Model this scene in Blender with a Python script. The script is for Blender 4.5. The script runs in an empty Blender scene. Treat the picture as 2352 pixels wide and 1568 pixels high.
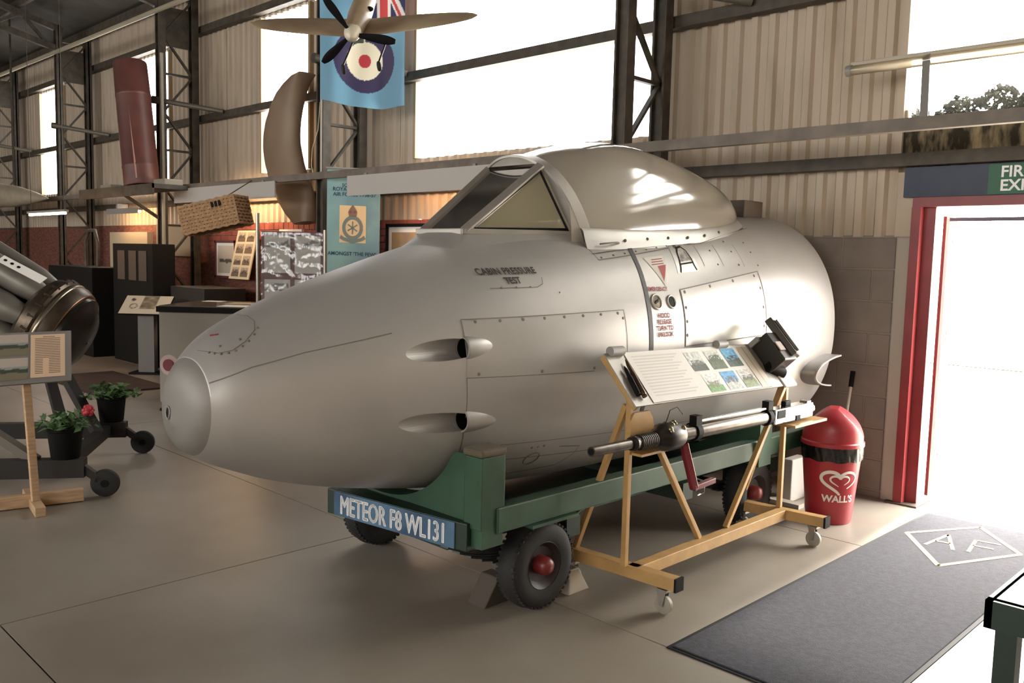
import bpy, bmesh, math, random
from mathutils import Vector, Matrix, noise as mnoise
random.seed(7)
S = bpy.context.scene
COL = S.collection
V = Vector
PI = math.pi

# ------------------------------------------------------------------ camera
F_PX, YAW, PIT, ROLL, CAM_H = 2007.0, math.radians(44.58), math.radians(5.47), math.radians(1.40), 1.65
cy_, sy_ = math.cos(YAW), math.sin(YAW)
fw = V((-sy_*math.cos(PIT), cy_*math.cos(PIT), -math.sin(PIT)))
rt = V((cy_, sy_, 0)); up = rt.cross(fw)
r2 = rt*math.cos(ROLL)+up*math.sin(ROLL); u2 = up*math.cos(ROLL)-rt*math.sin(ROLL)
cam = bpy.data.cameras.new('camera'); cam.sensor_width = 36; cam.sensor_fit = 'HORIZONTAL'
cam.lens = 36*F_PX/2352; cam.clip_start = .05; cam.clip_end = 300
camo = bpy.data.objects.new('camera', cam); COL.objects.link(camo)
camo.matrix_world = Matrix(((r2.x, u2.x, -fw.x, 0), (r2.y, u2.y, -fw.y, 0), (r2.z, u2.z, -fw.z, CAM_H), (0, 0, 0, 1)))
S.camera = camo

# ------------------------------------------------------------------ light
SKY = 30.0          # blown-out hazy sky outside
WIN = 10.0           # backlit translucent sheets
EXPO = 0.0
w = bpy.data.worlds.new('world'); S.world = w; w.use_nodes = True
w.node_tree.nodes['Background'].inputs[0].default_value = (1.0, .965, .91, 1)
w.node_tree.nodes['Background'].inputs[1].default_value = SKY
sun = bpy.data.lights.new('sun', 'SUN'); sun.energy = 9; sun.angle = .06; sun.color = (1, .93, .82)
suno = bpy.data.objects.new('sun', sun); COL.objects.link(suno)
suno.rotation_euler = V((.05, -1, -.64)).to_track_quat('-Z', 'Y').to_euler(); suno.location = (-6, 50, 40)
S.view_settings.view_transform = 'Standard'; S.view_settings.look = 'None'
S.view_settings.exposure = EXPO; S.view_settings.gamma = 1; S.view_settings.use_curve_mapping = False

# ------------------------------------------------------------------ helpers
def lin(c): return c/12.92 if c <= .04045 else ((c+.055)/1.055)**2.4
def H(h): return tuple(lin(int(h[i:i+2], 16)/255) for i in (0, 2, 4))
MATS = {}
def M(name, hx, rough=.6, metal=0., var=0., scale=6., bump=0., bscale=40., spec=.5, hx2=None, lo=.35, hi=.65, stretch=None, detail=4):
    if name in MATS: return MATS[name]
    m = bpy.data.materials.new(name); m.use_nodes = True; nt = m.node_tree; b = nt.nodes['Principled BSDF']
    c = H(hx); b.inputs['Base Color'].default_value = (*c, 1)
    b.inputs['Roughness'].default_value = rough; b.inputs['Metallic'].default_value = metal
    b.inputs['Specular IOR Level'].default_value = spec
    geo = None
    if var or hx2 or bump:
        geo = nt.nodes.new('ShaderNodeNewGeometry'); vec = geo.outputs['Position']
        if stretch:
            mp = nt.nodes.new('ShaderNodeMapping'); mp.inputs['Scale'].default_value = stretch
            nt.links.new(vec, mp.inputs['Vector']); vec = mp.outputs['Vector']
    if var or hx2:
        n = nt.nodes.new('ShaderNodeTexNoise'); n.inputs['Scale'].default_value = scale; n.inputs['Detail'].default_value = detail
        nt.links.new(vec, n.inputs['Vector'])
        r = nt.nodes.new('ShaderNodeValToRGB'); r.color_ramp.elements[0].position = lo; r.color_ramp.elements[1].position = hi
        a = H(hx2) if hx2 else tuple(x*(1-var) for x in c)
        d = c if hx2 else tuple(min(1, x*(1+var)) for x in c)
        r.color_ramp.elements[0].color = (*a, 1); r.color_ramp.elements[1].color = (*d, 1)
        nt.links.new(n.outputs['Fac'], r.inputs['Fac']); nt.links.new(r.outputs['Color'], b.inputs['Base Color'])
    if bump:
        n2 = nt.nodes.new('ShaderNodeTexNoise'); n2.inputs['Scale'].default_value = bscale; n2.inputs['Detail'].default_value = 3
        nt.links.new(geo.outputs['Position'], n2.inputs['Vector'])
        bp = nt.nodes.new('ShaderNodeBump'); bp.inputs['Strength'].default_value = bump; bp.inputs['Distance'].default_value = .01
        nt.links.new(n2.outputs['Fac'], bp.inputs['Height']); nt.links.new(bp.outputs['Normal'], b.inputs['Normal'])
    MATS[name] = m; return m
def emit(name, col, st):
    if name in MATS: return MATS[name]
    m = bpy.data.materials.new(name); m.use_nodes = True; nt = m.node_tree
    e = nt.nodes.new('ShaderNodeEmission'); e.inputs[0].default_value = (*col, 1); e.inputs[1].default_value = st
    nt.links.new(e.outputs[0], nt.nodes['Material Output'].inputs['Surface']); MATS[name] = m; return m
def glassy(name, tint, transp, gloss, rough, haze_hx, back=False):
    """thin sheet: transparent + fresnel gloss + diffuse haze"""
    m = bpy.data.materials.new(name); m.use_nodes = True; nt = m.node_tree; N = nt.nodes; L = nt.links
    N.remove(N['Principled BSDF'])
    t = N.new('ShaderNodeBsdfTransparent'); t.inputs[0].default_value = (*tint, 1)
    d = N.new('ShaderNodeBsdfDiffuse'); d.inputs[0].default_value = (*H(haze_hx), 1)
    tr = N.new('ShaderNodeBsdfTranslucent'); tr.inputs[0].default_value = (*H(haze_hx), 1)
    dm = N.new('ShaderNodeMixShader'); dm.inputs[0].default_value = .65
    L.new(d.outputs[0], dm.inputs[1]); L.new(tr.outputs[0], dm.inputs[2])
    mx = N.new('ShaderNodeMixShader'); mx.inputs[0].default_value = transp
    L.new(dm.outputs[0], mx.inputs[1]); L.new(t.outputs[0], mx.inputs[2])
    g = N.new('ShaderNodeBsdfGlossy'); g.inputs['Roughness'].default_value = rough
    fr = N.new('ShaderNodeFresnel'); fr.inputs[0].default_value = 1.5
    ad = N.new('ShaderNodeMath'); ad.operation = 'ADD'; ad.use_clamp = True; ad.inputs[1].default_value = gloss
    L.new(fr.outputs[0], ad.inputs[0])
    m2 = N.new('ShaderNodeMixShader'); L.new(ad.outputs[0], m2.inputs[0]); L.new(mx.outputs[0], m2.inputs[1]); L.new(g.outputs[0], m2.inputs[2])
    L.new(m2.outputs[0], N['Material Output'].inputs['Surface']); MATS[name] = m; return m
def printmat(rough=.5):
    k = 'print%.2f' % rough
    if k in MATS: return MATS[k]
    m = bpy.data.materials.new(k); m.use_nodes = True; nt = m.node_tree; b = nt.nodes['Principled BSDF']
    a = nt.nodes.new('ShaderNodeVertexColor'); a.layer_name = 'Col'
    nt.links.new(a.outputs['Color'], b.inputs['Base Color']); b.inputs['Roughness'].default_value = rough
    MATS[k] = m; return m

def link(o, parent=None):
    COL.objects.link(o)
    if parent is not None:
        o.parent = parent
        o.matrix_parent_inverse = Matrix.Translation(-V(parent.get('base', (0, 0, 0))))
    return o
def tag(o, label, cat, group=None, kind=None):
    o['label'] = label; o['category'] = cat
    if group: o['group'] = group
    if kind: o['kind'] = kind
    return o
def struct(o, label=None):
    o['kind'] = 'structure'
    if label: o['label'] = label
    return o
def thing(name, label, cat, loc=(0, 0, 0), group=None):
    o = bpy.data.objects.new(name, None); COL.objects.link(o); o.location = loc; o['base'] = tuple(loc); o.empty_display_size = .1
    return tag(o, label, cat, group)
class MB:
    def __init__(s): s.v = []; s.f = []
    def add(s, vs, fs):
        n = len(s.v); s.v += [tuple(x) for x in vs]; s.f += [tuple(i+n for i in f) for f in fs]; return s
    def box(s, c, d, R=None):
        c = V(c); vs = []
        for x in (-.5, .5):
            for y in (-.5, .5):
                for z in (-.5, .5):
                    p = V((x*d[0], y*d[1], z*d[2])); vs.append(c+(R @ p if R else p))
        return s.add(vs, [(0, 1, 3, 2), (4, 6, 7, 5), (0, 4, 5, 1), (2, 3, 7, 6), (0, 2, 6, 4), (1, 5, 7, 3)])
    def bx(s, x0, x1, y0, y1, z0, z1): return s.box(((x0+x1)/2, (y0+y1)/2, (z0+z1)/2), (x1-x0, y1-y0, z1-z0))
    def bar(s, p, q, a, b, upv=(0, 0, 1)):
        p, q = V(p), V(q); d = (q-p).normalized(); u = V(upv)
        if abs(d.dot(u)) > .98: u = V((0, 1, 0))
        x = d.cross(u).normalized(); y = x.cross(d)
        R = Matrix((x, d, y)).transposed()
        return s.box((p+q)/2, (a, (q-p).length, b), R)
    def frame(s, d):
        d = V(d).normalized(); u = V((0, 0, 1)) if abs(d.z) < .95 else V((1, 0, 0))
        x = d.cross(u).normalized(); return d, x, x.cross(d)
    def lathe(s, o, axis, prof, n=24, cap0=True, cap1=True, ex=None):
        o = V(o); d, x, y = s.frame(axis); vs = []; fs = []
        for t, r in prof:
            for k in range(n):
                a = 2*PI*k/n; vs.append(o+d*t+(x*math.cos(a)+y*math.sin(a))*r)
        m = len(prof)
        for i in range(m-1):
            for k in range(n):
                k2 = (k+1) % n; fs.append((i*n+k, i*n+k2, (i+1)*n+k2, (i+1)*n+k))
        if cap0: fs.append(tuple(range(n))[::-1])
        if cap1: fs.append(tuple((m-1)*n+k for k in range(n)))
        return s.add(vs, fs)
    def cyl(s, p, q, r, r1=None, n=16):
        p, q = V(p), V(q); L = (q-p).length
        return s.lathe(p, q-p, [(0, r), (L, r if r1 is None else r1)], n)
    def torus(s, o, axis, R, r, n=32, m=12, sq=1.0):
        o = V(o); d, x, y = s.frame(axis); vs = []; fs = []
        for i in range(n):
            a = 2*PI*i/n; e = x*math.cos(a)+y*math.sin(a)
            for k in range(m):
                b = 2*PI*k/m; vs.append(o+e*(R+r*math.cos(b))+d*(r*sq*math.sin(b)))
        for i in range(n):
            for k in range(m):
                i2, k2 = (i+1) % n, (k+1) % m; fs.append((i*m+k, i2*m+k, i2*m+k2, i*m+k2))
        return s.add(vs, fs)
    def tube(s, pts, r, n=8, closed=False):
        pts = [V(p) for p in pts]; N = len(pts); vs = []; fs = []; px = None
        for i, p in enumerate(pts):
            a = pts[i-1] if (i > 0 or closed) else p; b = pts[(i+1) % N] if (i < N-1 or closed) else p
            d = (b-a).normalized()
            if px is None: _, x, y = s.frame(d)
            else: x = (px-d*px.dot(d)).normalized(); y = x.cross(d)
            px = x
            rr = r[i] if isinstance(r, (list, tuple)) else r
            for k in range(n):
                t = 2*PI*k/n; vs.append(p+(x*math.cos(t)+y*math.sin(t))*rr)
        for i in range(N if closed else N-1):
            j = (i+1) % N
            for k in range(n):
                k2 = (k+1) % n; fs.append((i*n+k, i*n+k2, j*n+k2, j*n+k))
        if not closed: fs += [tuple(range(n))[::-1], tuple((N-1)*n+k for k in range(n))]
        return s.add(vs, fs)
    def grid(s, fn, nu, nv, closev=False):
        vs = [fn(i/nu, j/nv) for i in range(nu+1) for j in range(nv+(0 if closev else 1))]
        w_ = nv if closev else nv+1; fs = []
        for i in range(nu):
            for j in range(nv):
                j2 = (j+1) % w_ if closev else j+1
                fs.append((i*w_+j, (i+1)*w_+j, (i+1)*w_+j2, i*w_+j2))
        return s.add(vs, fs)
    def prism(s, poly, o, u, v, depth):
        """poly 2D extruded along u x v by depth (starting at o)"""
        o, u, v = V(o), V(u), V(v); n = u.cross(v).normalized()*depth; k = len(poly)
        a = [o+u*p[0]+v*p[1] for p in poly]
        return s.add(a+[p+n for p in a], [tuple(range(k))[::-1], tuple(range(k, 2*k))]+[(i, (i+1) % k, (i+1) % k+k, i+k) for i in range(k)])
    def sphere(s, c, r, n=12, m=8, sc=(1, 1, 1)):
        c = V(c); vs = [c+V((0, 0, -r*sc[2]))]; fs = []
        for i in range(1, m):
            b = -PI/2+PI*i/m
            for k in range(n):
                a = 2*PI*k/n; vs.append(c+V((r*sc[0]*math.cos(b)*math.cos(a), r*sc[1]*math.cos(b)*math.sin(a), r*sc[2]*math.sin(b))))
        vs.append(c+V((0, 0, r*sc[2])))
        for k in range(n):
            fs.append((0, 1+(k+1) % n, 1+k)); fs.append((len(vs)-1, 1+(m-2)*n+k, 1+(m-2)*n+(k+1) % n))
        for i in range(m-2):
            for k in range(n): fs.append((1+i*n+k, 1+i*n+(k+1) % n, 1+(i+1)*n+(k+1) % n, 1+(i+1)*n+k))
        return s.add(vs, fs)
    def build(s, name, mat, parent=None, smooth=None, bevel=0., seg=2):
        me = bpy.data.meshes.new(name); me.from_pydata(s.v, [], s.f); me.update()
        bm = bmesh.new(); bm.from_mesh(me); bmesh.ops.recalc_face_normals(bm, faces=bm.faces); bm.to_mesh(me); bm.free()
        me.materials.append(mat)
        if smooth is not None:
            me.polygons.foreach_set('use_smooth', [True]*len(me.polygons)); me.set_sharp_from_angle(angle=math.radians(smooth))
        o = bpy.data.objects.new(name, me); link(o, parent)
        if bevel:
            b = o.modifiers.new('bevel', 'BEVEL'); b.width = bevel; b.segments = seg; b.limit_method = 'ANGLE'
        return o
def B(): return MB()
def printed(name, fn, P, nu, nv, parent=None, rough=.5, thick=0.):
    """flat print: grid whose colour attribute is fn(u,v) (sRGB 0..255), u right, v up; P(u,v) -> point"""
    mb = MB().grid(lambda a, b: P(a, b), nu, nv)
    me = bpy.data.meshes.new(name); me.from_pydata(mb.v, [], mb.f); me.update()
    at = me.color_attributes.new('Col', 'FLOAT_COLOR', 'POINT')
    data = []
    for i in range(nu+1):
        for j in range(nv+1):
            c = fn(i/nu, j/nv); data += [lin(c[0]/255), lin(c[1]/255), lin(c[2]/255), 1]
    at.data.foreach_set('color', data)
    me.materials.append(printmat(rough))
    me.polygons.foreach_set('use_smooth', [True]*len(me.polygons))
    o = bpy.data.objects.new(name, me); return link(o, parent)
def plane_map(o, u, v):
    o, u, v = V(o), V(u), V(v)
    return lambda a, b: o+u*a+v*b
def text2d(txt, size=1., align='CENTER', bold=0., spacing=1.):
    cu = bpy.data.curves.new('t', 'FONT'); cu.body = txt; cu.size = size; cu.align_x = align; cu.offset = bold; cu.space_character = spacing; cu.resolution_u = 3
    o = bpy.data.objects.new('t', cu); COL.objects.link(o)
    dg = bpy.context.evaluated_depsgraph_get(); dg.update()
    me = bpy.data.meshes.new_from_object(o.evaluated_get(dg))
    vs = [(v.co.x, v.co.y) for v in me.vertices]; fs = [tuple(p.vertices) for p in me.polygons]
    bpy.data.objects.remove(o); bpy.data.curves.remove(cu); bpy.data.meshes.remove(me)
    return vs, fs
def lettering(name, txt, size, fn, mat, parent, align='CENTER', bold=0., spacing=1., sx=1., thick=0.):
    vs, fs = text2d(txt, size, align, bold, spacing)
    mb = MB(); mb.add([fn(x*sx, y) for x, y in vs], fs)
    return mb.build(name, mat, parent)
def ribbon2d(pts, w_):
    """polyline -> list of quads in 2D; w_ number or list"""
    n = len(pts); L = []; R_ = []
    for i in range(n):
        a = pts[max(0, i-1)]; b = pts[min(n-1, i+1)]
        dx, dy = b[0]-a[0], b[1]-a[1]; l = math.hypot(dx, dy) or 1
        ww = (w_[i] if isinstance(w_, (list, tuple)) else w_)/2
        L.append((pts[i][0]-dy/l*ww, pts[i][1]+dx/l*ww)); R_.append((pts[i][0]+dy/l*ww, pts[i][1]-dx/l*ww))
    return L, R_
def add_ribbon(mb, pts, w_, fn):
    L, R_ = ribbon2d(pts, w_); n = len(pts)
    return mb.add([fn(*p) for p in L]+[fn(*p) for p in R_], [(i, i+1, n+i+1, n+i) for i in range(n-1)])
def lerp(a, b, t): return a+(b-a)*t

# ------------------------------------------------------------------ materials
m_floor = M('floor_paint', '8c857a', .40, var=.12, scale=1.1, bump=.06, bscale=30, hx2='7b7165', lo=.3, hi=.62)
m_joint = M('floor_joint', '2c2823', .9)
m_sheet = M('cream_sheet', 'b4a592', .6, scale=3, hx2='9c8b75', lo=.2, hi=.5, stretch=(2.2, 2.2, .35))
m_steel = M('dark_steel', '453e34', .6, metal=.1, var=.3, scale=9)
m_rail = M('grey_rail', '6f655b', .6, metal=.1, var=.18, scale=7)
m_brick = M('red_brick', '8d4a3c', .85, var=.25, scale=5, bump=.2, bscale=60)
m_mortar = M('mortar', '8b8175', .9, var=.1)
m_block = M('grey_block', '80756b', .85, var=.1, scale=4, bump=.25, bscale=90)
m_blockmort = M('block_joint', '8d8378', .9)
m_roof = M('roof_dark', '3f3a34', .8, var=.2, scale=3)
m_win = emit('backlit_sheet', (1, .972, .925), WIN)
m_alu = M('silver_paint', 'a5a29e', .43, metal=.38, var=.05, scale=2.2, bump=.012, bscale=16)
m_alu2 = M('silver_panel', 'a7a49f', .37, metal=.45, var=.06, scale=3)
m_cap = M('grey_nose', '7a7671', .5, metal=.2, var=.06, scale=4)
m_seam = M('seam_dark', '6a645a', .7)
m_dark = M('black_stuff', '0c0b0a', .7, spec=.2)
m_rubber = M('black_rubber', '1d1b1a', .75, bump=.1, bscale=80)
m_green = M('green_paint', '2c4a36', .5, var=.22, scale=5)
m_darkgreen = M('dark_green_paint', '14281d', .5, var=.2, scale=5)
m_white = M('white_paint', 'ececec', .5)
m_red = M('red_paint', '7d2a2c', .4, var=.1, scale=6)
m_hub = M('hub_red', '742624', .4)
m_yel = M('ochre_paint', 'b08c58', .45, var=.1, scale=10)
m_steelb = M('gun_steel', '57514b', .28, metal=.9, var=.2, scale=20)
m_bright = M('polished_steel', 'b9b5ae', .2, metal=.95)
m_wood = M('pale_wood', 'b99a78', .55, var=.15, scale=8, stretch=(1, 1, 8))
m_bin = M('bin_red', '9c2b33', .35)
m_mat = M('carpet_blue', '2b2b34', .95, var=.22, scale=40, bump=.5, bscale=220)
m_matline = M('carpet_line', 'a8946f', .95, var=.15, scale=60)
m_bagblack = M('bag_black', '141414', .25, bump=.4, bscale=20)
m_paper = M('paper', 'f1eee8', .7)
m_navy = M('navy_panel', '1f2c40', .5, var=.1)
m_exit = M('exit_green', '17553a', .5)
m_chrome = M('caster_metal', 'a09a90', .3, metal=.8)
m_grey = M('grey_plastic', '8d8a86', .5)
m_brown = M('brown_paint', '5b4034', .5, var=.15, scale=6)
m_leaf = M('leaf', '4d6b3f', .6, var=.3, scale=30)
m_leafdark = M('ivy_leaf', '1b1f0c', .85, var=.4, scale=20, spec=.1)
m_wicker = M('wicker', 'ad8a66', .8, var=.2, scale=30)
m_glass = glassy('windscreen_glass', (.9, .88, .74), .34, .12, .08, 'fff6d2')  # pale yellow haze stands in for sky reflected in the near pane
m_glass2 = glassy('windscreen_glass_clear', (.9, .9, .82), .78, .04, .06, 'e8e2cc')
m_canopy = glassy('canopy_perspex', (.92, .88, .8), .30, .17, .11, 'fff6e6')
m_clear = glassy('clear_glazing', (.97, .97, .95), .97, .0, .05, 'dddddd')
m_film = glassy('plastic_film', (.97, .97, .97), .93, .03, .12, 'cccccc')
m_out = M('outside_concrete', 'c9c2b4', .9, var=.08)
m_outwall = M('outside_render', 'd6d2ca', .9)

# ================================================================== SETTING
WY = 6.22                         # inner face of the long wall
# ---- floor: concrete slabs with open joints
fl = struct(B().bx(-27, 5, -8, 6.6, -.12, -.02).build('floor', m_joint), 'grey painted concrete floor of large slabs')
xs = [-27, -24.95, -20.75, -16.55, -12.35, -8.25, -4.15, 0.05, 5]
yss = [-8, -6.93, -4.93, -2.93, -.93, 1.07, 3.07, 5.07, 6.6]
for i in range(len(xs)-1):
    for j in range(len(yss)-1):
        g = .004
        B().bx(xs[i]+g, xs[i+1]-g, yss[j]+g, yss[j+1]-g, -.05, 0).build('slab', m_floor, fl)
# ---- outside
struct(B().bx(-40, 40, 6.6, 45, -.12, -.015).build('floor_outside', m_out), 'pale sunlit concrete yard outside the door')
ow = struct(B().bx(-14, 20, 16, 16.3, 0, 2.05).build('wall_outside', m_outwall), 'low pale wall across the yard outside')
struct(B().bx(-14, 20, 15.97, 16.33, 2.05, 2.1).build('trim_1', M('coping', 'b39a72', .9)), 'thin tan coping on the outside wall')

# ---- long wall: mortar core, blocks by the door, bricks further left, corrugated sheets above
wall = struct(B().bx(-26, -4.36, WY+.03, WY+.2, 0, 2.05).bx(-4.36, -2.30, WY+.03, WY+.2, 0, 1.87).bx(-.55, 5, WY+.03, WY+.2, 0, 2.4).build('wall_back', m_mortar), 'long hangar wall of cream corrugated sheet above masonry')
def brickrow(x0, x1, z0, z1, L, off, mat, name, gap=.008, rnd=.004):
    x = x0-off
    while x < x1:
        a, b = max(x, x0), min(x+L, x1)
        if b-a > .03:
            d = random.uniform(-rnd, rnd)
            B().bx(a+gap/2, b-gap/2, WY+d, WY+.05, z0+gap/2, z1-gap/2).build(name, mat, wall, bevel=.004, seg=1)
        x += L
for k in range(8):
    brickrow(-4.36, -2.40, .05+k*.226, .05+(k+1)*.226, .45, .225*(k % 2), m_block, 'block', .010, .002)
brickrow(-4.36, -2.40, 0, .05, .45, 0, m_block, 'block')
brickrow(-12.6, -7.0, 1.945, 2.05, .125, 0, m_brick, 'brick')
for k in range(4): brickrow(-12.6, -7.0, 1.945-.078*(k+1), 1.945-.078*k, .235, .117*(k % 2), m_brick, 'brick')
B().bx(-26, -12.6, WY-.002, WY+.05, 0, 2.05).bx(-12.6, -7.0, WY-.002, WY+.05, 0, 1.633).bx(-7.0, -4.36, WY-.002, WY+.05, 0, 2.05).build('brickwork', M('brick_far', '6e4438', .9, var=.3, scale=12, stretch=(1, 1, 3)), wall)
PITCH = .15
def sheet_mesh(x0, x1, z0, z1, y, d=.03):
    mb = B(); pts = []
    k0 = math.floor(x0/PITCH)-1; prof = [(0, 0), (.035, 0), (.055, d), (.115, d), (.135, 0)]
    raw = [(k*PITCH+a, y+b) for k in range(k0, math.ceil(x1/PITCH)+1) for a, b in prof]
    def yat(x):
        for (a, ya), (b, yb) in zip(raw, raw[1:]):
            if a <= x <= b: return lerp(ya, yb, (x-a)/(b-a) if b > a else 0)
        return y
    pts = [(x0, yat(x0))]+[p for p in raw if x0 < p[0] < x1]+[(x1, yat(x1))]
    n = len(pts)
    mb.add([(x, yy, z0) for x, yy in pts]+[(x, yy, z1) for x, yy in pts], [(i, i+1, n+i+1, n+i) for i in range(n-1)])
    return mb
def sheets(x0, x1, z0, z1, mat=None, name='sheet', step=.9):
    x = x0; k = 0
    while x < x1-.01:
        b = min(x+step, x1)
        if x1-b < .3: b = x1
        sheet_mesh(x, b+.012, z0, z1, WY+.012-.006*(k % 2)).build(name, mat or m_sheet, wall); k += 1
        x = b
wins = [(-20.03, -18.6), (-15.4, -13.9), (-11.03, -9.84), (-7.70, -4.52)]
ZB, ZT = 2.72, 4.79
B().bx(-4.36, -2.40, WY+.007, WY+.05, 0, 1.86).build('mortar_bed', m_blockmort, wall)
edges = [-26]+[e for w_ in wins for e in w_]+[-2.42]
for a, b in zip(edges[::2], edges[1::2]): sheets(a, b, ZB, ZT)
sheets(-26, -4.36, 2.05, ZB); sheets(-4.36, -2.40, 1.86, ZB)
sheets(-26, -2.42, ZT, 5.62, step=1.8); sheets(-2.42, 5, 5.34, 5.62, step=1.8)
oc = B()      # unseen backing added behind the sheets to stop light leaks
for a, b in zip(edges[::2], edges[1::2]): oc.bx(a+.03, b-.03, WY+.075, WY+.09, 1.8, 5.62)
for a, b in wins: oc.bx(a+.031, b-.031, WY+.075, WY+.09, 1.8, ZB+.01); oc.bx(a+.031, b-.031, WY+.075, WY+.09, ZT-.01, 5.62)
oc.bx(-2.449, 5, WY+.075, WY+.09, 5.34, 5.62)
oc.build('leak_backing', m_sheet, wall)
for k, (a, b) in enumerate(wins):
    o = sheet_mesh(a, b, ZB, ZT, WY+.03).build('window_%d' % (k+1), m_win)
    struct(o, 'backlit translucent corrugated sheet glazing, %s' % ['furthest down the hall', 'beside the brown tank', 'behind the curved cowling', 'wide one behind the canopy'][k])
    B().bx(a-.03, a+.012, WY-.02, WY+.05, ZB, ZT).build('jamb', M('window_trim', 'a08a6c', .6), o)
    B().bx(b-.012, b+.03, WY-.02, WY+.05, ZB, ZT).build('jamb', MATS['window_trim'], o)
# glazing above the door, clear, ivy outside
w5 = struct(B().bx(-2.42, 5, WY+.05, WY+.056, 2.43, 5.36).build('window_5', m_clear), 'clear glazing above the fire exit door with ivy behind')
B().bx(-2.45, -2.40, WY-.03, WY+.06, 2.38, 5.36).build('jamb', m_sheet, w5)
# girts
gz = [(2.375, .085), (3.59, .095), (4.87, .1)]
for z, h in gz: B().bx(-26, 5, WY-.11, WY-.005, z-h/2, z+h/2).build('girt', m_steel, wall)
B().bx(-2.42, 5, WY-.005, WY+.045, 2.30, 2.60).build('gutter', M('mossy_gutter', '9a8a6c', .9, hx2='2a2415', scale=7, lo=.42, hi=.7, stretch=(2.5, 1, .8)), wall)
# long grey rail in front of the columns
rail = tag(B().bx(-26, 5, 5.37, 5.43, 2.455, 2.53).build('service_rail', m_rail), 'long grey steel rail running in front of the columns', 'rail')
pipe = tag(B().cyl((-26, 5.45, 5.06), (-8.6, 5.45, 4.98), .035, n=10).build('eaves_pipe', M('pale_pipe', '9a8f7d', .6)), 'pale pipe along the eaves at the upper left', 'pipe')
# ---- roof
rz = lambda y: 5.45+.25*(6.3-y)
rf = struct(B().grid(lambda a, b: V((lerp(-27, 5.5, a), lerp(6.45, -.8, b), rz(lerp(6.45, -.8, b)))), 1, 1).grid(lambda a, b: V((lerp(-27, 5.5, a), lerp(-.8, -8.2, b), rz(-.8)-.25*7.4*b)), 1, 1).build('ceiling', m_roof), 'dark sloping hangar roof')
for k in range(7):
    y = 6.0-k*1.1; B().bx(-26, 5, y-.03, y+.03, rz(y)-.14, rz(y)-.02).build('purlin', m_steel, rf)
for k in range(6):
    x = -4.3-4.17*k
    mb = B(); mb.bar((x, 5.53, 5.1), (x, -.8, 6.55), .09, .1); mb.bar((x, 5.6, rz(5.6)-.2), (x, -.8, rz(-.8)-.2), .09, .1)
    for j in range(7):
        y0 = 5.4-.9*j; zl = lambda y: 5.1+(5.53-y)*.229
        mb.bar((x, y0, zl(y0)), (x, y0-.45, rz(y0-.45)-.2), .05, .05); mb.bar((x, y0-.45, rz(y0-.45)-.2), (x, y0-.9, zl(y0-.9)), .05, .05)
    mb.build('roof_truss', m_steel, rf)
# ---- other walls (out of view): right end, front side with glowing bays added as fill light, far end
struct(B().bx(4.9, 5, -8, 6.3, 0, 7).build('wall_right', m_sheet)); struct(B().bx(-26.1, -26, -8, 6.3, 0, 7).build('wall_left', m_sheet))
wf = B(); wf.bx(-26, 5, -8.1, -8, 0, 2.0).bx(-26, 5, -8.1, -8, 4.8, 5.8)
fx = [-26]; fw_ = [(-20, -17.2), (-15.6, -12.9), (-11.4, -8.6), (-7.3, -4.4), (-3.1, -.2), (1, 3.9)]
ed = [-26]+[e for q in fw_ for e in q]+[5]
for a, b in zip(ed[::2], ed[1::2]): wf.bx(a, b, -8.1, -8, 2.0, 4.8)
struct(wf.build('wall_front', m_sheet))
for k, (a, b) in enumerate(fw_):
    struct(B().bx(a, b, -8.06, -8.04, 2.0, 4.8).build('window_%d' % (6+k), m_win))  # unseen glowing panels, put in for fill

# ---- lattice columns
def column(x, label):
    t = thing('lattice_column', label, 'column', (x, 5.85, 0), 'steel lattice columns along the wall')
    for y in (5.53, 6.02): 
        mb = B(); mb.bx(x-.065, x+.065, y-.012, y+.012, 0, 5.5).bx(x-.065, x-.045, y-.05, y+.05, 0, 5.5).bx(x+.045, x+.065, y-.05, y+.05, 0, 5.5)
        mb.build('leg', m_steel, t)
    zo = [.92, 2.0, 3.08, 4.16, 5.24]
    for k, z in enumerate(zo):
        B().bar((x, 5.56, z), (x, 6.0, z), .045, .03).build('lacing_bar', m_steel, t)
        B().bar((x, 6.0, z), (x, 5.56, z-.54), .045, .025).build('lacing_bar', m_steel, t)
        if k < 4: B().bar((x, 6.0, z), (x, 5.56, z+.54), .045, .025).build('lacing_bar', m_steel, t)
    B().bx(x-.012, x+.012, 5.5, 5.95, 4.55, 5.1).build('gusset_plate', m_steel, t)
    B().cyl((x+.02, 5.42, 3.77), (x+.75, 6.1, 3.62), .04, .032, n=10).build('brace_tube', M('brace_grey', '5c564b', .5, metal=.2), t, smooth=40)
    B().cyl((x, 5.40, 3.77), (x, 5.56, 3.77), .055, n=10).build('brace_clamp', m_steel, t, smooth=40)
    B().bx(x-.12, x+.12, 5.43, 6.12, 0, .012).build('base_plate', m_steel, t)
    return t
for k, lab in enumerate(('steel lattice column standing behind the canopy beside the wide window', 'steel lattice column behind the blue flag and banner', 'steel lattice column beside the wicker basket and brown tank', 'steel lattice column above the jet engine, left of the brown tank', 'steel lattice column at the far left edge of the photograph')):
    column(-4.3-4.17*k, lab)

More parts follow.
